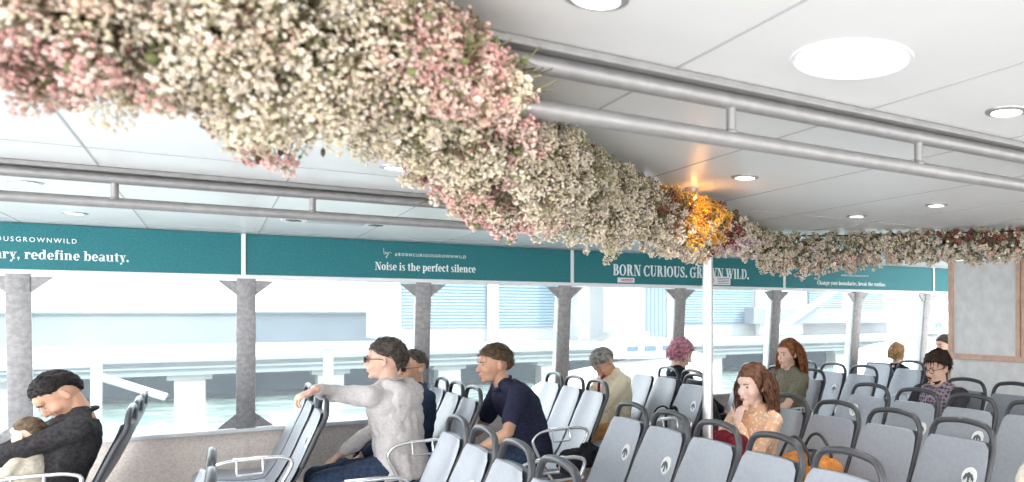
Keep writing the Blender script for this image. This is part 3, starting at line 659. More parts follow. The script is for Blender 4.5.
def collar(root, k, m, rad=.075, tilt=.02, h=.035, drop=0):
    nb, nd = k['nb'], k['nd']; bm = bmesh.new(); u = V((0, 1, 0)); w = nd.cross(u).normalized(); rings = []
    for a, r in ((-.035, rad+.020), (0, rad), (h, rad-.008), (h-.003, rad-.018), (-.02, rad-.014)):
        rings.append([nb+nd*a+(u*r*math.cos(2*PI*i/24)+w*r*.92*math.sin(2*PI*i/24))-nd*(tilt*(1-math.sin(2*PI*i/24))*.5) for i in range(24)])
    ring_loft(bm, rings, close=False); return fin('collar', bm, m, root, 'all')

# 1 man in charcoal fleece holding a baby, far end
def ex1(root, C, R, k): pass
person('man in charcoal fleece with cropped black hair bowing over a baby', (-.75, 5.58, 0), 180, 1.02, (-22, -17, 26), (10, 48, 6), 8, aL=dict(w=(.50, .02, .72), pole=(0, 1, -.5), n=(0, -1, 0), t=(0, 0, 1)), aR=dict(w=(.55, .02, .66), pole=(-.2, -1, -.3), n=(0, 1, 0), t=(0, 0, 1)),
       skin='skin_tan', top='fleece_charcoal', topname='fleece_jacket', trousers='dark_trousers', hair=('hair_black', 'crop', .010), extra=ex1)
def baby():
    root = empty('person', (-.77, 5.47, .68), math.radians(150), 'baby with reddish fair hair held against the charcoal fleece', 'person'); bm = bmesh.new()
    C = V((0, 0, .30)); R = rot(0, 10, 0); head_shapes(bm, C, R, .70, True); caps(bm, (0, 0, .05), (0, 0, .17), .085, .065); caps(bm, (0, 0, .14), (0, 0, .24), .04, .036)
    for s in (-1, 1):
        caps(bm, (0, s*.07, .17), (.05, s*.10, .07), .026, .022); caps(bm, (.05, s*.10, .07), (.12, s*.06, .09), .022, .016); hand(bm, (.125, s*.055, .09), (1, -s*.3, .2), (0, 0, -1), (0, -s, 0), .5, 35)
        caps(bm, (.02, s*.04, .04), (.16, s*.07, .06), .045, .032); caps(bm, (.16, s*.07, .06), (.22, s*.06, -.05), .032, .022); caps(bm, (.22, s*.06, -.05), (.26, s*.06, -.06), .02, .017)
    meobj('body', remeshed(bm, .0045, 3), M['skin_light'], root)
    bm = bmesh.new(); caps(bm, (0, 0, .04), (0, 0, .18), .097, .078)
    for s in (-1, 1): caps(bm, (0, s*.07, .17), (.05, s*.10, .07), .036, .030); caps(bm, (.02, s*.04, .04), (.16, s*.07, .06), .055, .042)
    meobj('romper', remeshed(bm, .007, 3, .006), M['cap_beige'], root)
    hair_cap(root, C, R, .70, M['hair_sandy'], 'crop', .006)
    for y in (-1, 1):
        bm = bmesh.new(); ell(bm, C+R @ (V((.079, y*.031, .002))*.7), (.0085,)*3); ell(bm, C+R @ (V((.088, y*.031, .001))*.7), (.003, .004, .004), R, mi=1); fin('eye', bm, [M['eye_white'], M['iris']], root, 'all')
baby()
# 2 man in grey hoodie, arm along the seat in front
def ex2(root, C, R, k):
    glasses(root, k['P'], True)
    nb, nd, TW = k['nb'], k['nd'], k['TW']; bm = bmesh.new(); B = TW @ V((-1, 0, 0))
    tube(bm, [nb+B*.02+TW @ V((.05, .085, -.03)), nb+B*.075+TW @ V((0, .075, -.01)), nb+B*.115+V((0, 0, -.055)), nb+B*.075+TW @ V((0, -.075, -.01)), nb+TW @ V((.03, -.085, -.03))], .036, 12, 5, flat=1.2)
    ell(bm, nb+B*.115+V((0, 0, -.09)), (.062, .125, .095), TW); me = remeshed(bm, .007, 3, .014, .05); o = meobj('hood', me, M['hoodie_grey'], root)
person('man in grey hoodie and sunglasses stretching an arm over the next seat', (.98, 5.52, 0), 138, 1.07, (6, 10, 14), (26, -2, 0), -6, aL=dict(w=(.27, .38, 1.065), pole=(.67, -.74, -.1), d=(.25, .5, -.2), n=(0, 0, -1), t=(-.5, .5, 0), curl=40), aR=dict(w=(.36, .04, .64), pole=(-.3, -1, -.3), n=(0, 0, -1), t=(0, 1, 0)),
       knees=((.27, .36), (.40, .20)), skin='skin_light', top='hoodie_grey', topname='hoodie', hair=('hair_greybrown', 'short', .017), extra=ex2, wrinkle=.026)
# 3 man in sunglasses behind
def ex3(root, C, R, k): glasses(root, k['P'], True); collar(root, k, M['jacket_navy'], .075)
person('balding man in navy jacket and sunglasses half hidden behind the grey hoodie', (1.11, 6.04, 0), 192, 1.0, (-12, -2, 4), (18, 4, 0), 0, aL=dict(w=(.36, .10, .62)), skin='skin_tan', top='jacket_navy', topname='jacket', hair=('hair_greybrown', 'receding', .008), extra=ex3)
# 4 man in navy polo
def ex4(root, C, R, k): collar(root, k, M['polo_navy'], .072, .02, .028)
person('man in navy polo leaning forward with bare forearm on his knee', (1.84, 5.56, 0), 176, 1.07, (10, 34, 26), (4, 4, 0), 6, sleeves='short', aL=dict(w=(.40, .20, .62), pole=(-.5, .9, 0), n=(0, 0, -1), t=(0, -1, 0), d=(.7, -.2, -.25)), aR=dict(w=(.47, -.10, .64)), skin='skin_tan', top='polo_navy', topname='polo_shirt', hair=('hair_sandy', 'short', .013), extra=ex4)
# 5 bowed reader in cream knit
def ex5(root, C, R, k):
    collar(root, k, M['cream_knit'], .08, .03, .03); bm = bmesh.new(); f = k['nb']+V((.08, 0, -.05)); tube(bm, [f+V((.015, .05, .04)), f+V((.05, .02, -.02)), f+V((.055, .015, -.09)), f+V((.05, .02, -.14))], .022, 10, 4, flat=.5); fin('scarf', bm, M['scarf_purple'], root)
person('grey haired reader in cream sweater with purple scarf, head bowed', (2.86, 6.42, 0), 180, 1.0, (-6, 8, 34), (10, 50, 0), 6, aL=dict(w=(.38, .10, .70), pole=(-.4, .9, -.3), n=(0, 0, 1)), aR=dict(w=(.38, -.08, .70), n=(0, 0, 1)), skin='skin_tan', top='cream_knit', topname='sweater', trousers='tan_trousers', hair=('hair_grey', 'short', .018), extra=ex5, wrinkle=.024)
# 6 pink haired woman facing the other way
person('pink haired woman in black top sitting the other way round', (3.68, 6.50, 0), -8, 1.02, (-18, -14, 4), (-14, 22, 0), 0, skin='skin_pale', top='black_cloth', topname='top', trousers='dark_trousers', hair=('hair_pink', 'curly', .030), fem=True, locks=(90, .12, 1.6, 1.6, True, 5, .006))
# 7 woman in olive tee with long auburn hair
def ex7(root, C, R, k):
    bm = bmesh.new(); P = k['P']; tube(bm, [P(-.01, -.082, .02), P(-.005, -.06, .10), P(0, 0, .130), P(-.005, .06, .10), P(-.01, .082, .02)], .006, 8, 4); fin('hair_band', bm, M['hair_brown'], root)
person('woman in olive t-shirt with long auburn hair, facing the window side', (4.02, 5.44, 0), 184, 1.03, (-13, -5, 4), (4, 6, 0), 0, sleeves='short', aL=dict(w=(.34, .10, .70)), aR=dict(w=(.40, -.06, .86), pole=(0, -1, -.4)), skin='skin_light', top='olive_tee', topname='t_shirt', trousers='dark_trousers', hair=('hair_auburn', 'long', .014), fem=True, locks=(360, .36, .7, .6, True, 7, .0038), extra=ex7)
# 8 woman in floral orange blouse, chin on hand
person('woman in floral orange blouse with wavy chestnut hair resting chin on hand', (2.54, 3.80, 0), 184, .97, (-13, -3, 10), (6, 6, 0), 4, aL=dict(w=(.105, .04, .985), pole=(.1, .6, -1), d=(-.30, -.12, 1), n=(-1, 0, -.3), t=(0, -1, .2), curl=62), aR=dict(w=(.32, .02, .74), pole=(-.2, -1, -.3), n=(0, 0, -1)), skin='skin_pale', top='floral_orange', topname='blouse', trousers='orange_cloth', hair=('hair_chestnut', 'long', .018), fem=True, locks=(460, .26, 2.2, 1.5, True, 9, .0036), wrinkle=.024)
# 9 bearded man in plaid shirt, dark jacket, looking at a phone
def ex9(root, C, R, k):
    P = k['P']; glasses(root, P, False); bm = bmesh.new(); r = bmesh.ops.create_uvsphere(bm, u_segments=32, v_segments=24, radius=1)
    for v in r['verts']:
        d = v.co.normalized(); q = V((.034+d.x*.052, d.y*.048, -.084+d.z*.033)); nz = noise.noise(d*14)*.003
        q += d*(nz+(0 if d.z < .0 and d.x > -.3 else -.012)); v.co = P(*q)
    fin('beard', bm, M['hair_brown'], root, 'all')
    bm = bmesh.new(); tube(bm, [P(.105, -.024, -.056), P(.110, 0, -.048), P(.105, .024, -.056)], .0055, 8, 3); fin('moustache', bm, M['hair_brown'], root, 'all')
    # open jacket over the shirt: back shell, shoulders and sleeves
    sp, sh = k['sp'], k['sh']; bm = bmesh.new()
    for s in (-1, 1):
        K = 'L' if s > 0 else 'R'; S = sh[K]
        rings = []
        for t in (0, .1, .2, .3, .38, .44):
            c = sp(t); rings.append([c+V((-.155*math.cos(a)*1.0, s*.195*math.sin(a), 0)) for a in [math.radians(x) for x in range(-4, 135, 12)]]+[c+V((-.135*math.cos(a)*1.0, s*.172*math.sin(a), 0)) for a in [math.radians(x) for x in range(128, -10, -12)]])
        ring_loft(bm, rings); ell(bm, S+V((-.01, 0, -.005)), (.078, .076, .076))
    ell(bm, sp(.44)+V((-.03, 0, .0)), (.09, .17, .045)); o = meobj('jacket', remeshed(bm, .008, 3, .016, .07), M['jacket_dark'], root)
    bm = bmesh.new()
    for s, K, W in ((1, 'L', ARM9[0]), (-1, 'R', ARM9[1])):
        El, Wr = ik(sh[K], V(W), .285, .25, (-.5, s*.7, -.4)); caps(bm, sh[K], El, .074, .060); caps(bm, El, El+(Wr-El)*.9, .061, .045)
    meobj('jacket_sleeves', remeshed(bm, .008, 3, .016, .07), M['jacket_dark'], root); collar(root, k, M['jacket_dark'], .088, .03, .03)
ARM9 = ((.30, .10, .74), (.30, -.02, .74))
person('bearded man with glasses and plaid shirt under a dark jacket', (4.34, 3.98, 0), 186, .985, (-13, -6, 8), (-4, 10, 0), 0, sleeves='rolled', aL=dict(w=ARM9[0], n=(0, 0, 1), t=(.3, 1, .3)), aR=dict(w=ARM9[1], n=(0, 0, 1)), skin='skin_light', top='plaid', topname='plaid_shirt', trousers='dark_trousers', hair=('hair_brown', 'mop', .026), extra=ex9)
# 10 blond head beyond, facing the stern
person('person with short blond hair seated past the plain topped seats', (6.53, 6.50, 0), 0, .93, (-14, -8, 6), (0, 6, 0), 0, skin='skin_light', top='black_cloth', topname='top', trousers='dark_trousers', hair=('hair_blond', 'curly', .022), fem=True, locks=(70, .10, .8, .8, True, 15, .006))
# 11 dark haired person beyond the bulkhead edge
person('dark haired person glimpsed between the bearded man and the window', (6.80, 6.12, 0), 180, 1.0, (-10, -4, 6), (0, 0, 0), 0, skin='skin_light', top='jacket_dark', topname='jacket', trousers='dark_trousers', hair=('hair_greybrown', 'short', .016))
# 12 person in a beige cap cut by the corner
def ex12(root, C, R, k):
    P = k['P']; bm = bmesh.new(); n = 28; rings = []
    for z, r in ((.05, 1.13), (.075, 1.12), (.10, 1.0), (.118, .75), (.126, .4), (.128, .05)): rings.append([P(-.010+.098*r*math.cos(2*PI*i/n), .080*r*math.sin(2*PI*i/n), z+.012) for i in range(n)])
    ring_loft(bm, rings); fin('cap_crown', bm, M['cap_beige'], root, 'all')
    bm = bmesh.new(); rings = [[P(.06+.10*t*math.cos(a), .085*math.sin(a)*(1-.1*t), .060-.012*t*t+dz) for t, dz in ((0, 0), (1, 0), (1, -.006), (0, -.006))] for a in [math.radians(x) for x in range(-80, 81, 16)]]; ring_loft(bm, rings); fin('cap_brim', bm, M['cap_beige'], root, 'all')
person('person in a beige cap cut off by the lower corner of the picture', (1.50, 1.02, 0), 180, .95, (-8, 0, 6), (10, 5, 0), 0, skin='skin_tan', top='orange_cloth', topname='top', trousers='dark_trousers', hair=('hair_sandy', 'short', .010), extra=ex12)

# ------------------------------------------------------------------ bags and small things
def softbox(c, s, vox=.008, disp=.02, ex=None):
    bm = bmesh.new(); box(bm, c, s, bev=min(s)*.3)
    if ex: ex(bm)
    return remeshed(bm, vox, 5, disp, .09)
mk('bag_grey', (.42, .43, .45), .8, noise_amt=.3, nscale=30)
root = empty('backpack', (3.0, 5.55, .47), 0, 'grey and black backpack on the seat before the steel pole', 'bag')
meobj('body', softbox((0, 0, .15), (.20, .30, .30)), M['bag_grey'], root); meobj('front_pocket', softbox((-.11, 0, .10), (.07, .23, .16)), M['black_cloth'], root)
for y in (-.08, .08):
    bm = bmesh.new(); tube(bm, [(.02, y, .30), (-.05, y, .37), (-.12, y*1.2, .34), (-.13, y*1.3, .22)], .016, 8, 5, flat=.4); fin('strap', bm, M['black_cloth'], root)
bm = bmesh.new(); tube(bm, [(0, -.05, .30), (0, -.03, .36), (0, .03, .36), (0, .05, .30)], .011, 8, 5); fin('handle', bm, M['black_cloth'], root)
root = empty('tote_bag', (2.54, 3.24, .475), .1, 'orange cloth tote bag with thin black handles on the seat near the woman in floral blouse', 'bag')
root['label'] = 'orange cloth tote bag with black handles beside the woman in floral blouse'
meobj('body', softbox((0, 0, .19), (.24, .38, .36), disp=.05), M['orange_cloth'], root)
for x in (-.09, .07):
    bm = bmesh.new(); tube(bm, [(x, -.13, .32), (x, -.11, .40), (x, -.04, .47), (x, .03, .46), (x, .09, .38), (x, .12, .32)], .0085, 8, 5); fin('handle', bm, M['black'], root)
bm = bmesh.new(); tube(bm, [(-.08, -.12, .36), (.05, -.02, .385), (.08, .13, .36)], .018, 8, 5, flat=.5); fin('piping', bm, M['black'], root)
root = empty('rolled_cloth', (2.40, 3.17, .47), .5, 'small beige rolled cloth lying against the orange tote bag', 'cloth')
bm = bmesh.new(); caps(bm, (0, -.09, .05), (0, .09, .05), .05, .05); meobj('roll', remeshed(bm, .006, 3, .02, .05), M['cap_beige'], root)
bm = bmesh.new(); tube(bm, [(.053*math.cos(a), 0, .05+.053*math.sin(a)) for a in [2*PI*k/16 for k in range(17)]], .006, 6); fin('tie', bm, M['black'], root)
root = empty('crumpled_jacket', (2.10, 5.32, .47), 0, 'crumpled black jacket on the seat right behind the navy polo man', 'jacket')
bm = bmesh.new(); ell(bm, (0, .02, .08), (.15, .12, .08)); ell(bm, (.06, -.02, .12), (.09, .08, .07)); ell(bm, (-.1, -.05, .06), (.08, .07, .06)); meobj('body', remeshed(bm, .007, 3, .06, .06), M['black_cloth'], root)
bm = bmesh.new(); caps(bm, (.05, -.08, .10), (-.14, -.13, .05), .04, .035); meobj('sleeve', remeshed(bm, .007, 3, .03, .05), M['black_cloth'], root)
root = empty('burgundy_bag', (2.27, 3.60, .62), .1, 'burgundy patterned cloth bag on the lap of the woman in floral blouse', 'bag')
meobj('body', softbox((0, 0, .165), (.15, .26, .31), disp=.05), M['burgundy'], root)
bm = bmesh.new(); tube(bm, [(0, -.09, .30), (-.02, -.05, .37), (-.02, .05, .37), (0, .09, .30)], .009, 8, 5); fin('handle', bm, M['burgundy'], root)
root = empty('smartphone', (3.99, 3.99, .80), 0, 'dark smartphone in the hands of the bearded man', 'phone'); R_ = rot(0, -35, 0)
bm = bmesh.new(); box(bm, (0, 0, 0), (.15, .074, .009), R_, bev=.003); fin('casing', bm, M['black'], root); bm = bmesh.new(); box(bm, R_ @ V((0, 0, .0055)), (.138, .066, .001), R_); fin('screen', bm, M['lens_dark'], root, False)
root = empty('book', (2.42, 6.34, .72), 0, 'open pale book in the hands of the bowed reader', 'book')
for s in (-1, 1):
    bm = bmesh.new(); box(bm, (0, s*.07, .02), (.2, .14, .012), rot(0, 25, s*12), bev=.002); fin('page_block', bm, M['frame_white'], root, False)
bm = bmesh.new(); box(bm, (.0, 0, .006), (.205, .02, .006), rot(0, 25, 0)); fin('spine', bm, M['cap_beige'], root, False)

# ------------------------------------------------------------------ hanging dried flowers
ICO = bmesh.new(); bmesh.ops.create_icosphere(ICO, subdivisions=1, radius=1)
IV = np.array([v.co[:] for v in ICO.verts]); IF = np.array([[v.index for v in f.verts] for f in ICO.faces]); ICO.free()
def np_mesh(name, verts, faces, cols, m, parent):
    me = bpy.data.meshes.new(name); nv, nf = len(verts), len(faces); k = faces.shape[1]
    me.vertices.add(nv); me.vertices.foreach_set('co', verts.astype(np.float32).ravel())
    me.loops.add(nf*k); me.loops.foreach_set('vertex_index', faces.astype(np.int32).ravel())
    me.polygons.add(nf); me.polygons.foreach_set('loop_start', np.arange(0, nf*k, k, dtype=np.int32))
    me.polygons.foreach_set('loop_total', np.full(nf, k, dtype=np.int32)); me.update(calc_edges=True)
    me.polygons.foreach_set('use_smooth', np.ones(nf, dtype=bool))
    if cols is not None:
        at = me.attributes.new('tint', 'FLOAT_COLOR', 'POINT'); c4 = np.ones((nv, 4), dtype=np.float32); c4[:, :3] = cols; at.data.foreach_set('color', c4.ravel())
    me.materials.append(m); o = bpy.data.objects.new(name, me); COL.objects.link(o); o.parent = parent; return o
def blobs(name, C, R, colr, parent, m=None):
    n = len(C); q = rng.normal(size=(n, 3)); sc = 1+.25*rng.uniform(-1, 1, (n, 3))
    verts = (IV[None]*R[:, None, None]*sc[:, None, :]+C[:, None, :]).reshape(-1, 3)
    faces = (IF[None]+(np.arange(n)*len(IV))[:, None, None]).reshape(-1, 3)
    return np_mesh(name, verts, faces, np.repeat(colr, len(IV), axis=0), m or TINT, parent)
def sticks(name, A, B, r, colr, parent, m=None):
    d = B-A; L = np.linalg.norm(d, axis=1, keepdims=True)+1e-9; d = d/L
    a = np.where(np.abs(d[:, 2:3]) < .9, np.array([[0, 0, 1.]]), np.array([[1., 0, 0]])); u = np.cross(d, a); u /= np.linalg.norm(u, axis=1, keepdims=True); w = np.cross(d, u)
    vs_ = []
    for P, s in ((A, 1), (B, .6)):
        for k in range(3):
            vs_.append(P+(u*math.cos(2*PI*k/3)+w*math.sin(2*PI*k/3))*(r*s)[:, None])
    verts = np.stack(vs_, 1).reshape(-1, 3); f = np.array([[0, 1, 4, 3], [1, 2, 5, 4], [2, 0, 3, 5]])
    faces = (f[None]+(np.arange(len(A))*6)[:, None, None]).reshape(-1, 4)
    return np_mesh(name, verts, faces, np.repeat(colr, 6, axis=0), m or TINT, parent)
PALS = dict(
 pink=[(.80, .50, .46), (.86, .62, .57), (.72, .42, .40), (.88, .72, .66)], cream=[(.88, .80, .66), (.84, .76, .60), (.90, .85, .76), (.76, .70, .52)],
 peach=[(.86, .66, .54), (.88, .74, .64), (.80, .58, .46), (.86, .80, .66)], olive=[(.58, .54, .38), (.74, .68, .54), (.42, .40, .24), (.80, .74, .62)],
 mint=[(.66, .72, .62), (.74, .76, .68), (.60, .64, .54), (.80, .66, .62)], brown=[(.42, .30, .22), (.56, .42, .34), (.64, .50, .42), (.34, .24, .17)],
 wine=[(.22, .05, .06), (.32, .08, .08), (.42, .20, .16), (.20, .10, .07)], orange=[(.90, .48, .08), (.92, .60, .12), (.84, .38, .06), (.88, .68, .28)],
 beige=[(.78, .70, .58), (.84, .78, .68), (.68, .60, .46), (.74, .66, .60)], lilac=[(.72, .52, .66), (.80, .66, .76), (.60, .40, .54), (.84, .76, .78)])
def path_at(P, t):
    t = np.clip(t, 0, 1)*(len(P)-1); i = np.minimum(t.astype(int), len(P)-2); f = (t-i)[:, None]; P = np.array(P, float); return P[i]*(1-f)+P[i+1]*f
def garland(label, pts, dens, spec, stems=1500, rb=(.0027, .0049)):
    """pts: x, y, half width, top z, bottom z.  spec: patches (t0, t1, side0, side1, drop0, drop1, palette, weight)"""
    base_ = V((pts[len(pts)//2][0], pts[len(pts)//2][1], ZC)); root = empty('dried_flower_garland', base_, 0, label, 'flowers')
    off = np.array([base_.x, base_.y, base_.z]); P = np.array(pts, float)
    seg = np.linalg.norm(np.diff(P[:, :2], axis=0), axis=1); cum = np.concatenate([[0], np.cumsum(seg)])/seg.sum()
    def at(t): return np.stack([np.interp(t, cum, P[:, j]) for j in range(P.shape[1])], 1)
    nc = dens
    t = rng.uniform(0, 1, nc); c = at(t); c2 = at(np.clip(t+.01, 0, 1)); c1 = at(np.clip(t-.01, 0, 1)); tan = c2[:, :2]-c1[:, :2]; tan /= np.linalg.norm(tan, axis=1, keepdims=True)+1e-9
    nrm = np.stack([-tan[:, 1], tan[:, 0]], 1)
    ang = rng.uniform(0, 2*PI, nc); rr = np.sqrt(rng.uniform(.12, 1, nc)); rr = np.where(rng.uniform(size=nc) < .07, rr*1.12, rr)
    side = np.cos(ang)*rr; up = np.sin(ang)*rr
    wav = np.array([noise.noise(V((tt*23, s*1.5, 3)))*.5+noise.noise(V((tt*60, s*3, 9)))*.35 for tt, s in zip(t, side)])
    hz = (c[:, 3]-c[:, 4])/2; mz = (c[:, 3]+c[:, 4])/2
    z = mz+up*hz*(1+np.where(up < 0, wav*.9, 0)); lat = side*c[:, 2]*(1+wav*.6)
    C0 = np.stack([c[:, 0]+nrm[:, 0]*lat, c[:, 1]+nrm[:, 1]*lat, np.minimum(z, ZC-.015)], 1)
    nb = rng.integers(16, 38, nc); tot = nb.sum(); idx = np.repeat(np.arange(nc), nb)
    dirs = rng.normal(size=(tot, 3)); dirs /= np.linalg.norm(dirs, axis=1, keepdims=True)
    cr = rng.uniform(.014, .040, nc)*np.clip(c[:, 2]/.22, .6, 1.1)
    C = C0[idx]+dirs*(cr[idx]*rng.uniform(.35, 1, tot)**.6)[:, None]; C[:, 2] = np.minimum(C[:, 2], ZC-.008)
    names = list(PALS); pal = np.zeros(nc, int)
    for k in range(nc):
        wts = []
        for (t0, t1, s0, s1, d0, d1, nm, w) in spec:
            dd = max(t0-t[k], t[k]-t1, 0)/.03+max(s0-side[k], side[k]-s1, 0)/.25+max(d0-up[k], up[k]-d1, 0)/.25
            wts.append(w*math.exp(-dd*2.2)+1e-5)
        wts = np.array(wts); pal[k] = names.index(spec[rng.choice(len(spec), p=wts/wts.sum())][6])
    PA = np.array([PALS[n_] for n_ in names]); ci = rng.integers(0, 4, tot); ci = np.where(rng.uniform(size=tot) < .5, rng.integers(0, 4, nc)[idx], ci)
    colr = np.clip(PA[pal[idx], ci]*rng.uniform(.72, 1.05, (tot, 1))*np.array([.97, .92, .88]), 0, 1)
    R = rng.uniform(rb[0], rb[1], tot)
    o = blobs('blossoms', C-off, R, colr, root); o['kind'] = 'stuff'
    # pedicels and woody stems
    sel = rng.random(tot) < .35; A = C0[idx][sel]; B = C[sel]
    ctr = np.stack([c[:, 0], c[:, 1], mz+hz*.25], 1)
    st = ctr+(rng.normal(size=(nc, 3))*np.array([.05, .05, .03])); st[:, 2] = np.minimum(st[:, 2], ZC-.02)
    SA = np.concatenate([A, st]); SB = np.concatenate([B, C0]); rs = np.concatenate([np.full(len(A), .0008), np.full(nc, .0018)])
    cs = np.array([(.26, .24, .12), (.18, .15, .08), (.34, .33, .20)])[rng.integers(0, 3, len(SA))]
    o = sticks('stems', SA-off, SB-off, rs, cs, root); o['kind'] = 'stuff'
    # tiny leaves inside
    nl = int(nc*2.2); li = rng.integers(0, nc, nl); LC = C0[li]*.75+ctr[li]*.25+rng.normal(size=(nl, 3))*.018; LC[:, 2] = np.minimum(LC[:, 2], ZC-.012)
    LR = rng.uniform(.006, .012, nl); n = nl; sc = rng.uniform(.25, 1.2, (n, 3)); verts = (IV[None]*LR[:, None, None]*sc[:, None, :]+LC[:, None, :]).reshape(-1, 3)-off
    faces = (IF[None]+(np.arange(n)*len(IV))[:, None, None]).reshape(-1, 3); lc = np.array([(.20, .22, .09), (.14, .11, .07), (.26, .26, .13), (.17, .09, .07)])[rng.integers(0, 4, n)]
    o = np_mesh('leaves', verts, faces, np.repeat(lc, len(IV), axis=0), TINT, root); o['kind'] = 'stuff'
    # carrier wire
    bm = bmesh.new(); tube(bm, [V((a[0], a[1], ZC-.03))-base_ for a in pts], .006, 6, 4); fin('carrier_wire', bm, M['twig_brown'], root)
    return root
# near half: from beside the viewer to the bend
garland('thick bunch of pink, cream and brown dried flowers filling the upper corner, nearest the viewer', [(-.75, 1.48, .20, 2.15, 1.94), (-.35, 1.49, .21, 2.15, 1.925), (-.1, 1.50, .21, 2.15, 1.915), (.08, 1.50, .22, 2.15, 1.89), (.27, 1.55, .20, 2.15, 1.93), (.34, 1.62, .18, 2.15, 1.92)], 2600,
 [(0, .45, -1, 1, .1, 1, 'brown', 2.2), (0, .35, -1, 1, -1, .4, 'pink', 1.1), (.18, .42, -1, 1, -1, .2, 'mint', 1.6), (.35, .7, -1, 1, -.4, 1, 'peach', 1.6), (.45, .62, -1, 1, .3, 1, 'brown', 1.5),
  (.55, .8, -1, 1, -1, .7, 'cream', 3), (.62, .78, -1, 1, -.2, .5, 'olive', 1.2), (.8, .96, -1, .6, -.4, .8, 'peach', 3), (.8, 1, -1, 1, -1, -.2, 'cream', 2), (.5, .56, -1, 1, -1, -.85, 'wine', .2), (.4, .6, -1, 1, -1, -.7, 'pink', 1.5)])
garland('cream and green dried flower garland with a rosy bunch, slanting towards the pole', [(.34, 1.68, .18, 2.15, 1.91), (.45, 1.86, .18, 2.15, 1.86), (.66, 2.10, .18, 2.15, 1.845), (.95, 2.45, .17, 2.15, 1.84), (1.2, 2.70, .16, 2.15, 1.85), (1.46, 2.92, .155, 2.15, 1.85)], 2000,
 [(0, .35, -1, 1, -1, .9, 'cream', 3), (0, .12, -1, .2, -.2, 1, 'pink', 8), (.15, .5, -1, 1, -1, 1, 'olive', 1.0), (.15, .5, -.2, 1, -1, -.5, 'pink', 9), (.35, .9, -1, 1, -1, .6, 'olive', 2), (.4, 1, -1, 1, -1, .4, 'beige', 2.6), (.4, .95, -1, 1, .2, 1, 'olive', 1.5),
  (.86, .96, -1, .2, 0, 1, 'wine', 5), (.3, .7, -1, 1, -1, 0, 'cream', 1.2)])
garland('warm orange dried flowers bunched beside the top of the pole', [(1.50, 2.95, .14, 2.15, 1.86), (1.68, 3.06, .16, 2.15, 1.86), (1.86, 3.20, .16, 2.15, 1.85), (2.04, 3.38, .14, 2.15, 1.88)], 800,
 [(.05, .62, -1, 1, -.1, 1, 'orange', 9), (.1, .65, -1, 1, -.6, .4, 'orange', 2.5), (0, 1, -1, 1, -1, .0, 'beige', 2.2), (.72, 1, -1, 1, -.5, 1, 'wine', 5), (0, .05, -1, 1, 0, 1, 'wine', 2), (.5, 1, -1, 1, -1, -.4, 'pink', 1.2)])
garland('narrow beige and pink dried flower garland beyond the pole, over the rear seats', [(2.15, 3.46, .10, 2.15, 1.95), (2.5, 3.85, .12, 2.16, 1.96), (2.85, 4.22, .14, 2.16, 1.96), (3.12, 4.28, .17, 2.16, 1.85), (3.40, 4.16, .16, 2.16, 1.86), (3.7, 3.85, .14, 2.16, 1.93), (3.98, 3.5, .13, 2.16, 1.93), (4.22, 3.15, .13, 2.16, 1.93), (4.5, 2.8, .13, 2.16, 1.93), (4.8, 2.5, .13, 2.16, 1.93)], 2300,
 [(0, 1, -1, 1, .2, 1, 'olive', 1.4), (0, 1, -1, 1, -1, .3, 'beige', 2.6), (.02, .12, -1, 1, -1, -.3, 'lilac', 3), (.35, .5, -1, 1, -1, -.4, 'pink', 1.6), (.66, .76, -1, 1, .1, 1, 'wine', 3), (.7, .9, -1, 1, -1, 0, 'peach', 1.6), (.3, .42, -1, 1, -1, -.2, 'cream', 1.4)], rb=(.0038, .0062))
garland('rosy pink bunch bulging from the garland beside the near overhead rail', [(.24, 1.37, .04, 2.09, 2.00), (.32, 1.43, .08, 2.12, 1.95), (.40, 1.50, .075, 2.12, 1.95), (.47, 1.60, .04, 2.10, 2.0)], 380, [(0, 1, -1, 1, -1, 1, 'pink', 6), (0, 1, -1, 1, -1, -.2, 'peach', 1)])
garland('small wispy pink spray hanging low from the upper left flowers', [(-.02, 1.72, .03, 2.05, 1.95), (.06, 1.76, .06, 2.04, 1.87), (.13, 1.80, .04, 2.02, 1.89)], 60, [(0, 1, -1, 1, -1, 1, 'pink', 3), (0, 1, -1, 1, -1, 1, 'peach', 1)])
garland('low pink spray drooping under the slanting garland, over the far rail', [(.50, 2.10, .04, 1.96, 1.86), (.60, 2.22, .08, 1.96, 1.80), (.72, 2.36, .05, 1.95, 1.84)], 110, [(0, 1, -1, 1, -1, 1, 'pink', 3), (0, 1, -1, 1, -1, 1, 'peach', 1)])
# warm lamp half buried in the orange flowers
root = empty('warm_lamp', (1.74, 3.06, ZC), 0, 'small warm lamp hidden among the orange flowers', 'light')
bm = bmesh.new(); cyl(bm, (0, 0, -.03), (0, 0, 0), .03, 20); fin('socket', bm, M['lamp_ring'], root)
mk('bulb_warm', (1, .5, .12), .4, emis=9); bm = bmesh.new(); ell(bm, (0, 0, -.055), (.026, .026, .034)); fin('bulb', bm, M['bulb_warm'], root)
L = bpy.data.lights.new('warm_glow', 'POINT'); L.energy = .9; L.color = (1, .45, .10); L.shadow_soft_size = .04; lo = bpy.data.objects.new('warm_glow', L); COL.objects.link(lo); lo.parent = root; lo.location = (-.03, -.08, -.14)

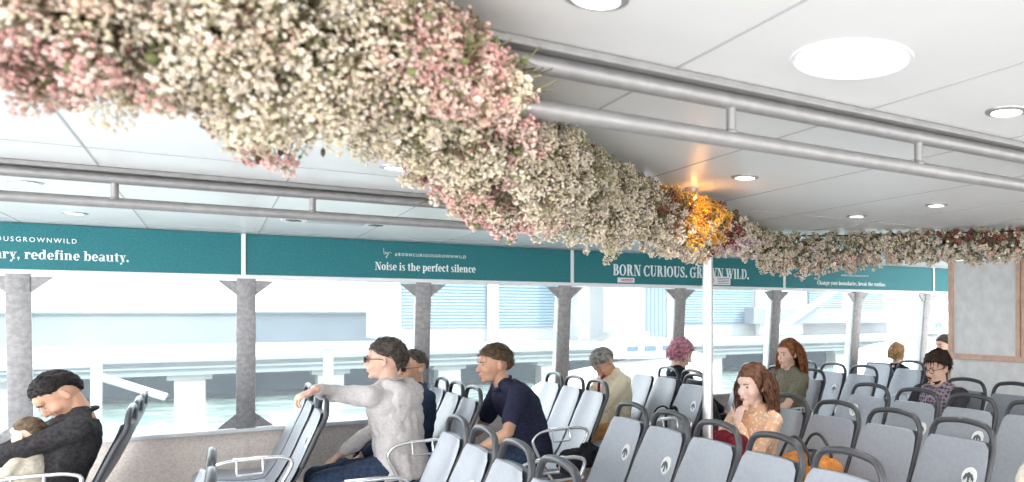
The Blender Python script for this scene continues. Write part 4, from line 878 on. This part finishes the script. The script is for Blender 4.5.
# ------------------------------------------------------------------ harbour outside
mk('quay_concrete', (.30, .31, .30), .85, noise_amt=.25, nscale=1.2, det=6)
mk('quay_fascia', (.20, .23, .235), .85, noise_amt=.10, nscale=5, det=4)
mk('shade_glass_dark', (.05, .10, .15), .85, noise_amt=.10, nscale=14, det=2)  # shade under the quay deck as a colour; also boat window glass
mk('sea_wall', (.20, .225, .25), .9, noise_amt=.15, nscale=.6, det=6)
mk('white_paint', (.36, .37, .37), .6); mk('hull_white', (.8, .8, .8), .4)
mk('tank_white', (.40, .40, .37), .6); mk('shade_blue_grey', (.15, .21, .28), .6)
def shutter_mat():
    m = mat('shutter_blue', (.27, .43, .52), .55); nt = m.node_tree; b = nt.nodes['Principled BSDF']
    tc = nt.nodes.new('ShaderNodeTexCoord'); wv = nt.nodes.new('ShaderNodeTexWave'); wv.bands_direction = 'Z'; wv.inputs['Scale'].default_value = 2.6
    nt.links.new(tc.outputs['Object'], wv.inputs['Vector']); r = nt.nodes.new('ShaderNodeValToRGB')
    r.color_ramp.elements[0].color = (.15, .235, .285, 1); r.color_ramp.elements[1].color = (.18, .27, .32, 1); nt.links.new(wv.outputs['Fac'], r.inputs['Fac']); nt.links.new(r.outputs['Color'], b.inputs['Base Color'])
    bp = nt.nodes.new('ShaderNodeBump'); bp.inputs['Distance'].default_value = .05; nt.links.new(wv.outputs['Fac'], bp.inputs['Height']); nt.links.new(bp.outputs['Normal'], b.inputs['Normal']); return m
M['shutter'] = shutter_mat()
WZ = -.64
def water_mat():
    m = mat('sea_water', (.42, .52, .46), .18, spec=.6); nt = m.node_tree; b = nt.nodes['Principled BSDF']
    tc = nt.nodes.new('ShaderNodeTexCoord'); n = nt.nodes.new('ShaderNodeTexNoise'); n.inputs['Scale'].default_value = 1.4; n.inputs['Detail'].default_value = 6
    nt.links.new(tc.outputs['Object'], n.inputs['Vector']); r = nt.nodes.new('ShaderNodeValToRGB')
    r.color_ramp.elements[0].position = .42; r.color_ramp.elements[0].color = (.17, .24, .20, 1); r.color_ramp.elements[1].position = .6; r.color_ramp.elements[1].color = (.33, .40, .35, 1)
    nt.links.new(n.outputs['Fac'], r.inputs['Fac']); nt.links.new(r.outputs['Color'], b.inputs['Base Color'])
    bp = nt.nodes.new('ShaderNodeBump'); bp.inputs['Distance'].default_value = .12; bp.inputs['Strength'].default_value = .6; nt.links.new(n.outputs['Fac'], bp.inputs['Height']); nt.links.new(bp.outputs['Normal'], b.inputs['Normal']); return m
bm = bmesh.new(); box(bm, (40, 47, WZ-.05), (320, 79.6, .1)); struct('harbour_water', bm, water_mat())
QY = 24.0
root = empty('quay', (30, QY, WZ), 0, 'long pale concrete quay on piles across the water outside the windows', 'quay')
def part(nm, bm, m, rt, smooth=False): return fin(nm, bm, m, rt, smooth)
bm = bmesh.new(); box(bm, (0, 5, 1.06), (150, 10, .18)); part('deck', bm, M['quay_concrete'], root)
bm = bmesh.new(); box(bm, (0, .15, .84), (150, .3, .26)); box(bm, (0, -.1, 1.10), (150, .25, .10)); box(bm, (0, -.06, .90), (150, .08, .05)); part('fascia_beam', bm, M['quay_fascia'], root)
bm = bmesh.new(); box(bm, (0, 3.2, .45), (150, .3, .9)); part('underdeck_shade', bm, M['shade_glass_dark'], root)  # dark sheet painting the shade beneath the deck
k = 0
for i in range(-17, 16):
    bm = bmesh.new(); x = i*3.05; box(bm, (x, .5, .35), (.62, .6, .72)); box(bm, (x, .5, .66), (.9, .7, .16)); part('pile', bm, M['quay_concrete'], root)
bm = bmesh.new()
for i in range(-26, 24): box(bm, (i*2.2+(i % 3)*.3, .25, 1.18), (.55, .18, .10))
o = part('kerb_blocks', bm, M['white_paint'], root); o['kind'] = 'stuff'
# fenders / mooring frame painted white by the water
def bar(rt, nm, a, b, r, m): bm = bmesh.new(); tube(bm, [a, b], r, 8); return part(nm, bm, M[m], rt, True)
root = empty('mooring_rack', (-5.0, 22.6, WZ), 0, 'white steel mooring frame with a slanting brace before the quay', 'frame')
bar(root, 'post', (2.9, 0, -.1), (2.9, 0, 1.25), .10, 'white_paint'); bar(root, 'top_rail', (-2.6, 0, 1.05), (2.9, 0, 1.1), .06, 'white_paint')
bar(root, 'brace', (2.9, .1, .85), (4.1, .1, .3), .09, 'white_paint'); bar(root, 'post', (-2.6, 0, -.1), (-2.6, 0, 1.1), .1, 'white_paint')
root = empty('mooring_post', (2.3, 22.4, WZ), 0, 'single white mooring post in the water near the hoodie man', 'post')
bar(root, 'shaft', (0, 0, -.1), (0, 0, 1.35), .11, 'white_paint'); bm = bmesh.new(); ell(bm, (0, 0, 1.36), (.2, .2, .07)); part('cap', bm, M['white_paint'], root, True)
# long sea wall
bm = bmesh.new(); box(bm, (-32, 0, 1.3), (88, .6, 1.9)); box(bm, (-32, -.1, 2.27), (88, .8, .1)); o = fin('sea_wall', bm, M['sea_wall'], None, False, (0, 46, WZ+.0)); tag(o, 'long hazy blue grey sea wall far behind the quay', 'wall')
# warehouse with shutters
BY = 31.0
def ux(u, Y): a = (u-782)/771; return Y*(.5926+.8055*a)/(.8055-.5926*a)
root = empty('harbour_warehouse', (ux(560, BY), BY, .516), 0, 'white dockside warehouse with pale blue roller shutters beyond the quay', 'building'); ox = -ux(560, BY)
xa, xb = ux(400, BY), ux(890, BY)
bm = bmesh.new(); box(bm, ((xa+xb)/2+ox, 4, 3.9), (xb-xa, 7.6, 7.8)); part('walls', bm, M['white_paint'], root)
for a, b, z0 in ((403, 486, .55), (499, 556, .55), (684, 753, .6), (810, 843, 1.0), (861, 884, .8)):
    bm = bmesh.new(); x0, x1 = ux(a, BY)+ox, ux(b, BY)+ox; box(bm, ((x0+x1)/2, .13, 3.2+z0/2), (x1-x0, .12, 6.4-z0)); part('roller_shutter', bm, M['shutter'], root)
for a, b in ((488, 497), (668, 680), (757, 800)):
    bm = bmesh.new(); x0, x1 = ux(a, BY)+ox, ux(b, BY)+ox; box(bm, ((x0+x1)/2, -.05, 3.9), (x1-x0, .4, 7.8), bev=.03); part('pillar', bm, M['hull_white'], root)
bm = bmesh.new(); box(bm, (ux(830, BY)+ox, -.6, .95), (11, .8, .75)); part('loading_step', bm, M['sea_wall'], root)
root = empty('diagonal_gangway', (ux(820, 28.5), 28.5, .70), 0, 'white slanting gangway beam rising in front of the blue shutters', 'gangway')
bm = bmesh.new(); tube(bm, [(-2.6, 0, .1), (3.0, 0, 3.1)], .16, 8); part('beam', bm, M['hull_white'], root)
bm = bmesh.new(); tube(bm, [(-2.6, .3, -.02), (-2.6, .3, .4)], .1, 8); part('foot', bm, M['hull_white'], root)
# tank
root = empty('round_tank', (ux(624, 28), 28, .515), 0, 'tall white cylindrical tank standing on the quay', 'tank')
bm = bmesh.new(); cyl(bm, (0, 0, 0), (0, 0, 7), .80, 40); part('shell', bm, M['tank_white'], root, True)
bm = bmesh.new(); cyl(bm, (0, 0, 0), (0, 0, .35), 1.0, 40); part('foundation', bm, M['quay_concrete'], root, True)
root = empty('tank_shade', (ux(650, 29), 29.2, .515), 0, 'tall blue grey block put in for the shade beside the white tank', 'shade_block')  # solid block coloured as the blue-grey shade next to the tank
bm = bmesh.new(); box(bm, (0, 0, 2.4), (1.15, 1.0, 4.8), bev=.03)
for k in range(6): box(bm, (-.45+.18*k, -.51, 2.4), (.06, .03, 4.6))
part('body', bm, M['shade_blue_grey'], root)
root = empty('control_box', (ux(580, 27.5), 27.5, .515), 0, 'small white framed control box on the quay left of the tank', 'box')
bm = bmesh.new(); box(bm, (0, 0, .95), (.42, .3, .75), bev=.02); part('body', bm, M['white_paint'], root)
bm = bmesh.new(); box(bm, (.05, -.16, .95), (.28, .02, .55)); part('door', bm, M['sea_wall'], root)
bm = bmesh.new(); cyl(bm, (0, 0, 0), (0, 0, .6), .06, 10); part('stand', bm, M['post_metal'], root)
# white boats moored alongside
def boat(loc, L, Wd, Hh, lab, rz=0, arcs=False):
    root = empty('moored_boat', loc, rz, lab, 'boat'); bm = bmesh.new(); rings = []; n = 20
    for i in range(17):
        t = -1+2*i/16; w = Wd/2*max(.03, (1-abs(t)**2.6))**.6; h = Hh*(.75+.25*t)*max(.05, 1-abs(t)**6)**.5
        rings.append([V((t*L/2, w*math.cos(2*PI*k/n), h*.35+h*.65*math.sin(2*PI*k/n))) for k in range(n)])
    ring_loft(bm, rings); fin('hull', bm, M['hull_white'], root, 'all')
    bm = bmesh.new()
    ring_loft(bm, [[V((L*.05+L*.22*s*math.cos(2*PI*k/n), Wd*.33*s*math.sin(2*PI*k/n), z)) for k in range(n)] for z, s in ((Hh*.8, 1), (Hh*1.02, .9), (Hh*1.12, .6))]); fin('cabin', bm, M['hull_white'], root)
    bm = bmesh.new()
    for k in range(3): box(bm, (L*(-.04+.09*k), -Wd*.318, Hh*.96), (L*.055, .03, Hh*.09))
    fin('side_windows', bm, M['shade_glass_dark'], root, False)
    if arcs:
        for s in (0, 1.9):
            bm = bmesh.new(); tube(bm, [(-L*.3+s, -Wd*.30, Hh*.5), (-L*.29+s, -Wd*.44, Hh*1.0), (-L*.25+s, -Wd*.40, Hh*1.5), (-L*.16+s, -Wd*.2, Hh*2.0)], .05, 8, 5); fin('arched_stay', bm, M['post_metal'], root)
    return root
boat((ux(628, 17.5), 17.5, WZ), 5.2, 2.2, 1.45, 'small white moored boat outside behind the bowed reader')
boat((ux(925, 19.5), 19.5, WZ), 8.5, 3.2, 1.9, 'larger white boat with arched stays outside, next to the bulkhead', 0, True)

# ------------------------------------------------------------------ light, camera
w = bpy.data.worlds.new('sky'); SC.world = w; w.use_nodes = True; nt = w.node_tree; bg = nt.nodes['Background']
tc = nt.nodes.new('ShaderNodeTexCoord'); sp = nt.nodes.new('ShaderNodeSeparateXYZ'); cr = nt.nodes.new('ShaderNodeValToRGB')
nt.links.new(tc.outputs['Generated'], sp.inputs[0]); nt.links.new(sp.outputs['Z'], cr.inputs['Fac'])
cr.color_ramp.elements[0].position = 0; cr.color_ramp.elements[0].color = (.97, .98, 1, 1); cr.color_ramp.elements[1].position = .8; cr.color_ramp.elements[1].color = (.78, .88, 1, 1)
nt.links.new(cr.outputs['Color'], bg.inputs['Color']); bg.inputs['Strength'].default_value = 2.3
S = bpy.data.lights.new('sun', 'SUN'); S.energy = 2.0; S.angle = .03; S.color = (1, .96, .9); so = bpy.data.objects.new('sun', S); COL.objects.link(so)
so.rotation_euler = (V((.35, -.75, .62))).to_track_quat('Z', 'Y').to_euler()
cam = bpy.data.cameras.new('camera'); co = bpy.data.objects.new('camera', cam); COL.objects.link(co); SC.camera = co
co.location = (0, 0, 1.6); co.rotation_euler = (PI/2, 0, math.atan2(.8055, .5926)-PI/2)
cam.sensor_width = 36; cam.lens = 771*36/1024; cam.shift_x = (512-782)/1024; cam.shift_y = (313-241)/1024
cam.dof.use_dof = True; cam.dof.focus_distance = 4.6; cam.dof.aperture_fstop = 3.8; cam.clip_end = 500
vs = SC.view_settings; vs.view_transform = 'Standard'; vs.look = 'None'; vs.gamma = 1; vs.use_curve_mapping = False; vs.exposure = 1.38
